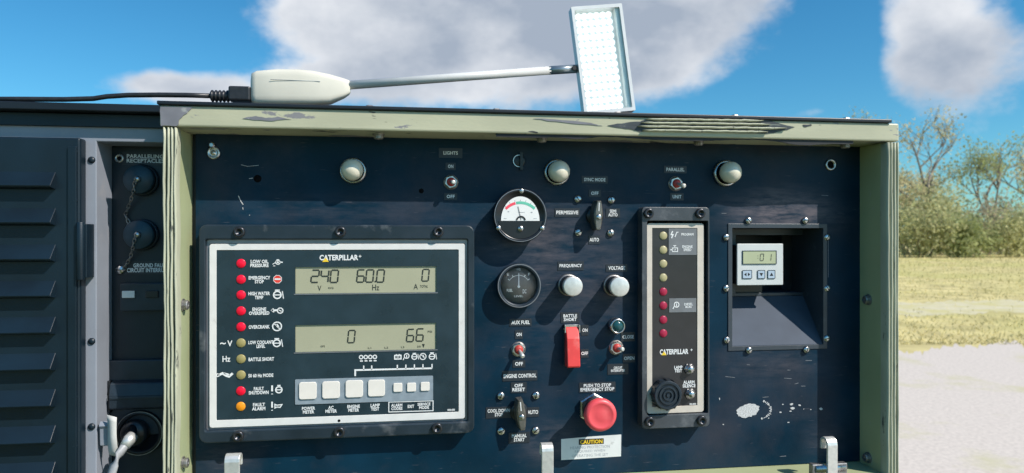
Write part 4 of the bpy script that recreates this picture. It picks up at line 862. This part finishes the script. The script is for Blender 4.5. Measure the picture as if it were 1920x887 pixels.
# housing: rounded body tapering to the arm, cross-sections along x
sec = [(472, 150, 186, 16), (474, 139, 194, 24), (484, 135, 197, 30), (520, 132, 198, 34), (560, 132, 198, 34), (590, 135, 198, 33), (620, 141, 195, 28), (645, 148, 184, 20), (654, 151, 178, 14), (657, 153, 174, 10)]
b = B(); A = []
for px, ya, yb, hw in sec:
    c = LPt(px, (ya + yb) / 2); hz = (yb - ya) / 2 * k; hy = hw * k * .62; ring_ = []
    for i in range(24):
        a = 2 * math.pi * i / 24; ca, sa = math.cos(a), math.sin(a); e = .45
        ring_.append(b.v(c.x - LO.x, math.copysign(abs(ca) ** e, ca) * hy, c.z - LO.z + math.copysign(abs(sa) ** e, sa) * hz))
    A.append(ring_)
for q, r_ in zip(A, A[1:]):
    for i in range(24): b.f([q[i], q[(i + 1) % 24], r_[(i + 1) % 24], r_[i]], True)
b.f(A[0]); b.f(A[-1][::-1]); obj('housing', b, 'lamp_housing', lb)
c0, c1, c2 = LPt(652, 160) - LO, LPt(1032, 132) - LO, LPt(1081, 129) - LO
obj('seam', B().tube([c0 + Vector((-.085, -.0142, .001)), c0 + Vector((-.03, -.0124, .001))], .0003, 6), 'keypad_grey', lb)
obj('arm', B().tube([c0, c1], 8.2 * k, 18), 'lamp_rod', lb); obj('foot_pad', B().box(-.05, .03, -.012, .012, -.0003, .002), 'dark_rubber', lb)
u = (c2 - c1).normalized(); obj('coupler', B().tube([c1 - u * .002, c2], 8.6 * k, 8), 'coupler', lb); obj('coupler_pin', B().tube([c2 - u * .004 + Vector((0, -.007, 0)), c2 - u * .004 + Vector((0, .007, 0))], .003, 8), 'dark_rubber', lb)
hc = LPt(1128, 114); head = bpy.data.objects.new('lamp_head', B(k).ring(rrect(-52, 52, -108, 108, 2), rrect(-46, 46, -101, 101, 2), 10, -14).mesh('lamp_head')); head.data.materials.append(M['lamp_frame']); COL.objects.link(head)
head.parent = lb; head.location = hc - LO; head.rotation_euler = (R(-3), R(-6.6), R(0))
obj('led_board', B(k).box(-46.5, 46.5, 4, 9.5, -101.5, 101.5), 'led_board', head, (0, 0, 0))
ME_led = shared('led', B(k).lathe([(6, 4), (6, 1), (4.6, -2), (2, -3), (0, -3.3)], n=12), 'led_emit')
for i in range(6):
    for j in range(14): obj('led', ME_led, None, head, Vector((-36 + i * 12.6 + random.uniform(-.4, .4), 0, -93 + j * 14.3)) * k)
obj('inner_reflector', B(k).box(38, 45.8, -9, 4, -101, 101), 'led_board', head, (0, 0, 0))
obj('diffuser', B(k).box(-45.9, 45.9, -11.5, -10.3, -100.9, 100.9), 'lens_glass', head, (0, 0, 0))
# power cord into the lamp housing
cord = thing('extension_lead', 'black power cord with ribbed connector plugged into the work lamp', 'power cord', (LPt(430, 190).x, YW, zr)); CO = Vector(cord.location)
pts = [LPt(x, y) - CO for x, y in ((-60, 186), (40, 186), (120, 186.5), (175, 185), (200, 181), (240, 178.5), (300, 178), (350, 178.5), (400, 180))]
obj('cable', B().tube(pts, 4.6 * k, 12), 'cable_black', cord)
pr = []
for i in range(17): pr.append((395 + i * 2.4, 11 if i % 3 else 7.6))
obj('strain_relief', B().tube([LPt(x, 180 + (x - 395) * .02) - CO for x, r_ in pr], [r_ * k for x, r_ in pr], 14), 'cable_black', cord)
a, c = LPt(432, 164) - CO, LPt(473, 192) - CO; obj('connector', B().box(a.x, c.x, -.011, .011, c.z, a.z), 'cable_black', cord, bevel=.002)

# ------------------------------------------------------------------ far vegetation
def leaf_cloud(b, centres, n, r, size):
    for _ in range(n):
        c = random.choice(centres); d = Vector((random.gauss(0, 1), random.gauss(0, 1), random.gauss(0, .8))) * r * .5; p = c + d
        if p.z < .1: p.z = random.uniform(.1, .6)
        a = Vector((random.uniform(-1, 1), random.uniform(-1, 1), random.uniform(-1, 1))).normalized(); e = a.cross(Vector((random.uniform(-1, 1), random.uniform(-1, 1), random.uniform(-1, 1)))).normalized(); s_ = size * random.uniform(.5, 1.3)
        b.f([b.v(*(p + a * s_)), b.v(*(p + e * s_ * .6)), b.v(*(p - a * s_)), b.v(*(p - e * s_ * .6))])
def branch(b, p, d, L, r, depth, tips):
    n = 4; P = [p]; rr = [r]
    for i in range(n): d = (d + Vector((random.gauss(0, .13), random.gauss(0, .13), random.gauss(.03, .08)))).normalized(); p = p + d * L / n; P.append(p); rr.append(r * (1 - .55 * (i + 1) / n))
    b.tube(P, rr, 7 if depth > 1 else 5, False)
    if depth <= 2: tips += P[2:]
    if depth == 0: return
    for i in range(random.choice((3, 4)) if depth > 1 else 3):
        s_ = random.uniform(.45, 1); q = P[min(n, int(s_ * n + .5))]; nd = (d + Vector((random.gauss(0, .6), random.gauss(0, .6), random.gauss(.15, .3)))).normalized()
        branch(b, q, nd, L * random.uniform(.55, .78), r * .5, depth - 1, tips)
def tree(px, depth, h, leaves, mi, label, name='tree', lr=.8, ls=.13, cat='tree'):
    root = thing(name, label, cat, G(px, depth), 'trees along the far edge of the field'); tr = B(); tips = []
    branch(tr, Vector((0, 0, -.1)), Vector((random.gauss(0, .05), random.gauss(0, .05), 1)), h * .42, h * .019, 4, tips); obj('trunk', tr, 'bark', root)
    cr = B(); leaf_cloud(cr, tips, leaves, lr, ls); obj('crown', cr, 'leaf_%d' % mi, root)
def bush(px, depth, h, w, n, mi, label):
    root = thing('bush', label, 'bush', G(px, depth), 'bushes along the far edge of the field'); st = B(); tips = []
    for i in range(5): branch(st, Vector((random.uniform(-.3, .3) * w, random.uniform(-.2, .2) * w, -.05)), Vector((random.gauss(0, .4), random.gauss(0, .4), 1)).normalized(), h * .45, .05, 2, tips)
    obj('stems', st, 'bark', root); cr = B()
    cs = [Vector((random.gauss(0, .33) * w, random.gauss(0, .3) * w, random.uniform(.08, .95) ** 1.2 * h)) for _ in range(26)] + tips[::3]
    leaf_cloud(cr, cs, n, h * .26, .14); obj('foliage', cr, 'leaf_%d' % mi, root)
tree(1728, 62, 16.5, 1100, 2, 'tall thinly leaved tree right of the generator frame', lr=.9)
tree(1795, 70, 17.5, 1300, 0, 'tall pale green tree behind the hedge of bushes', lr=1.0)
tree(1875, 66, 14, 2200, 1, 'fuller mid green tree at the far end of the field', lr=1.0)
tree(1960, 72, 13, 2500, 2, 'tall sparse tree beyond the mid green tree')
tree(1690, 74, 12, 2200, 2, 'yellowish tree mostly behind the generator frame edge', lr=1.0)
tree(2080, 68, 12, 3500, 0, 'pale green tree at the far end of the field beyond the sparse tree')
for i, (px, dp_, h, w, n, mi) in enumerate(((1695, 63, 7.6, 3.2, 4200, 2), (1718, 55, 4.6, 2.6, 3600, 0), (1764, 61, 6.6, 3.0, 4200, 0), (1806, 54, 3.4, 2.4, 3600, 1), (1850, 62, 6.0, 3.0, 3600, 3), (1905, 55, 4.0, 2.8, 3600, 0), (1955, 62, 6.6, 3.4, 3600, 1), (2010, 58, 4.2, 3.4, 3000, 0), (1640, 61, 4.6, 3.6, 3000, 1))):
    bush(px, dp_, h, w, n, mi, ('straw coloured bush', 'low olive bush', 'tall rounded olive bush', 'low dark green bush', 'brownish bush', 'wide olive bush', 'tall dark green bush', 'olive bush', 'dark green bush')[i] + (' beside the generator frame', ' under the tall thinly leaved tree', ' under the tall pale green tree', ' next to the tall rounded olive bush', ' between a low dark green bush and a wide olive one', ' under the fuller mid green tree', ' under the tall sparse tree', ' at the far right end of the hedge', ' hidden mostly by the generator frame')[i])
# the tree line goes on behind the generator
src = [o for o in COL.objects if o.name.split('.')[0] == 'bush'][:6]
for i in range(14):
    q = src[i % 6]; c = q.copy(); COL.objects.link(c); c.location = G(-700 + i * 165, 66 + 5 * math.sin(i * 2.3)); c.rotation_euler = (0, 0, i * 1.3); sc_ = 1.05 + .2 * math.sin(i * 3.1); c.scale = (sc_ * 1.5, sc_ * 1.5, sc_)
    c['label'] = 'bush of the far hedge standing hidden behind the generator'; c['group'] = 'hedge behind the generator'
    for h in q.children: d = h.copy(); COL.objects.link(d); d.parent = c
gb = B()
for _ in range(15000):
    d = 10.5 + 46 * random.random() ** 1.7; px = random.uniform(1560, 2200)
    if 14.4 < d < 17.7 and random.random() < .9: continue
    p = G(px, d); a = random.uniform(0, 6.28); hh = random.uniform(.012, .045) * (1 + d / 40); w = .006 * (1 + d / 16); c, s_ = math.cos(a) * w, math.sin(a) * w
    gb.f([gb.v(p.x - c, p.y - s_, 0), gb.v(p.x + c, p.y + s_, 0), gb.v(p.x + random.gauss(0, .03), p.y + random.gauss(0, .03), hh)])
o = obj('dry_grass', gb, 'grass_blades'); o['kind'] = 'stuff'; o['label'] = 'short dry yellow grass on the field'; o['category'] = 'grass'
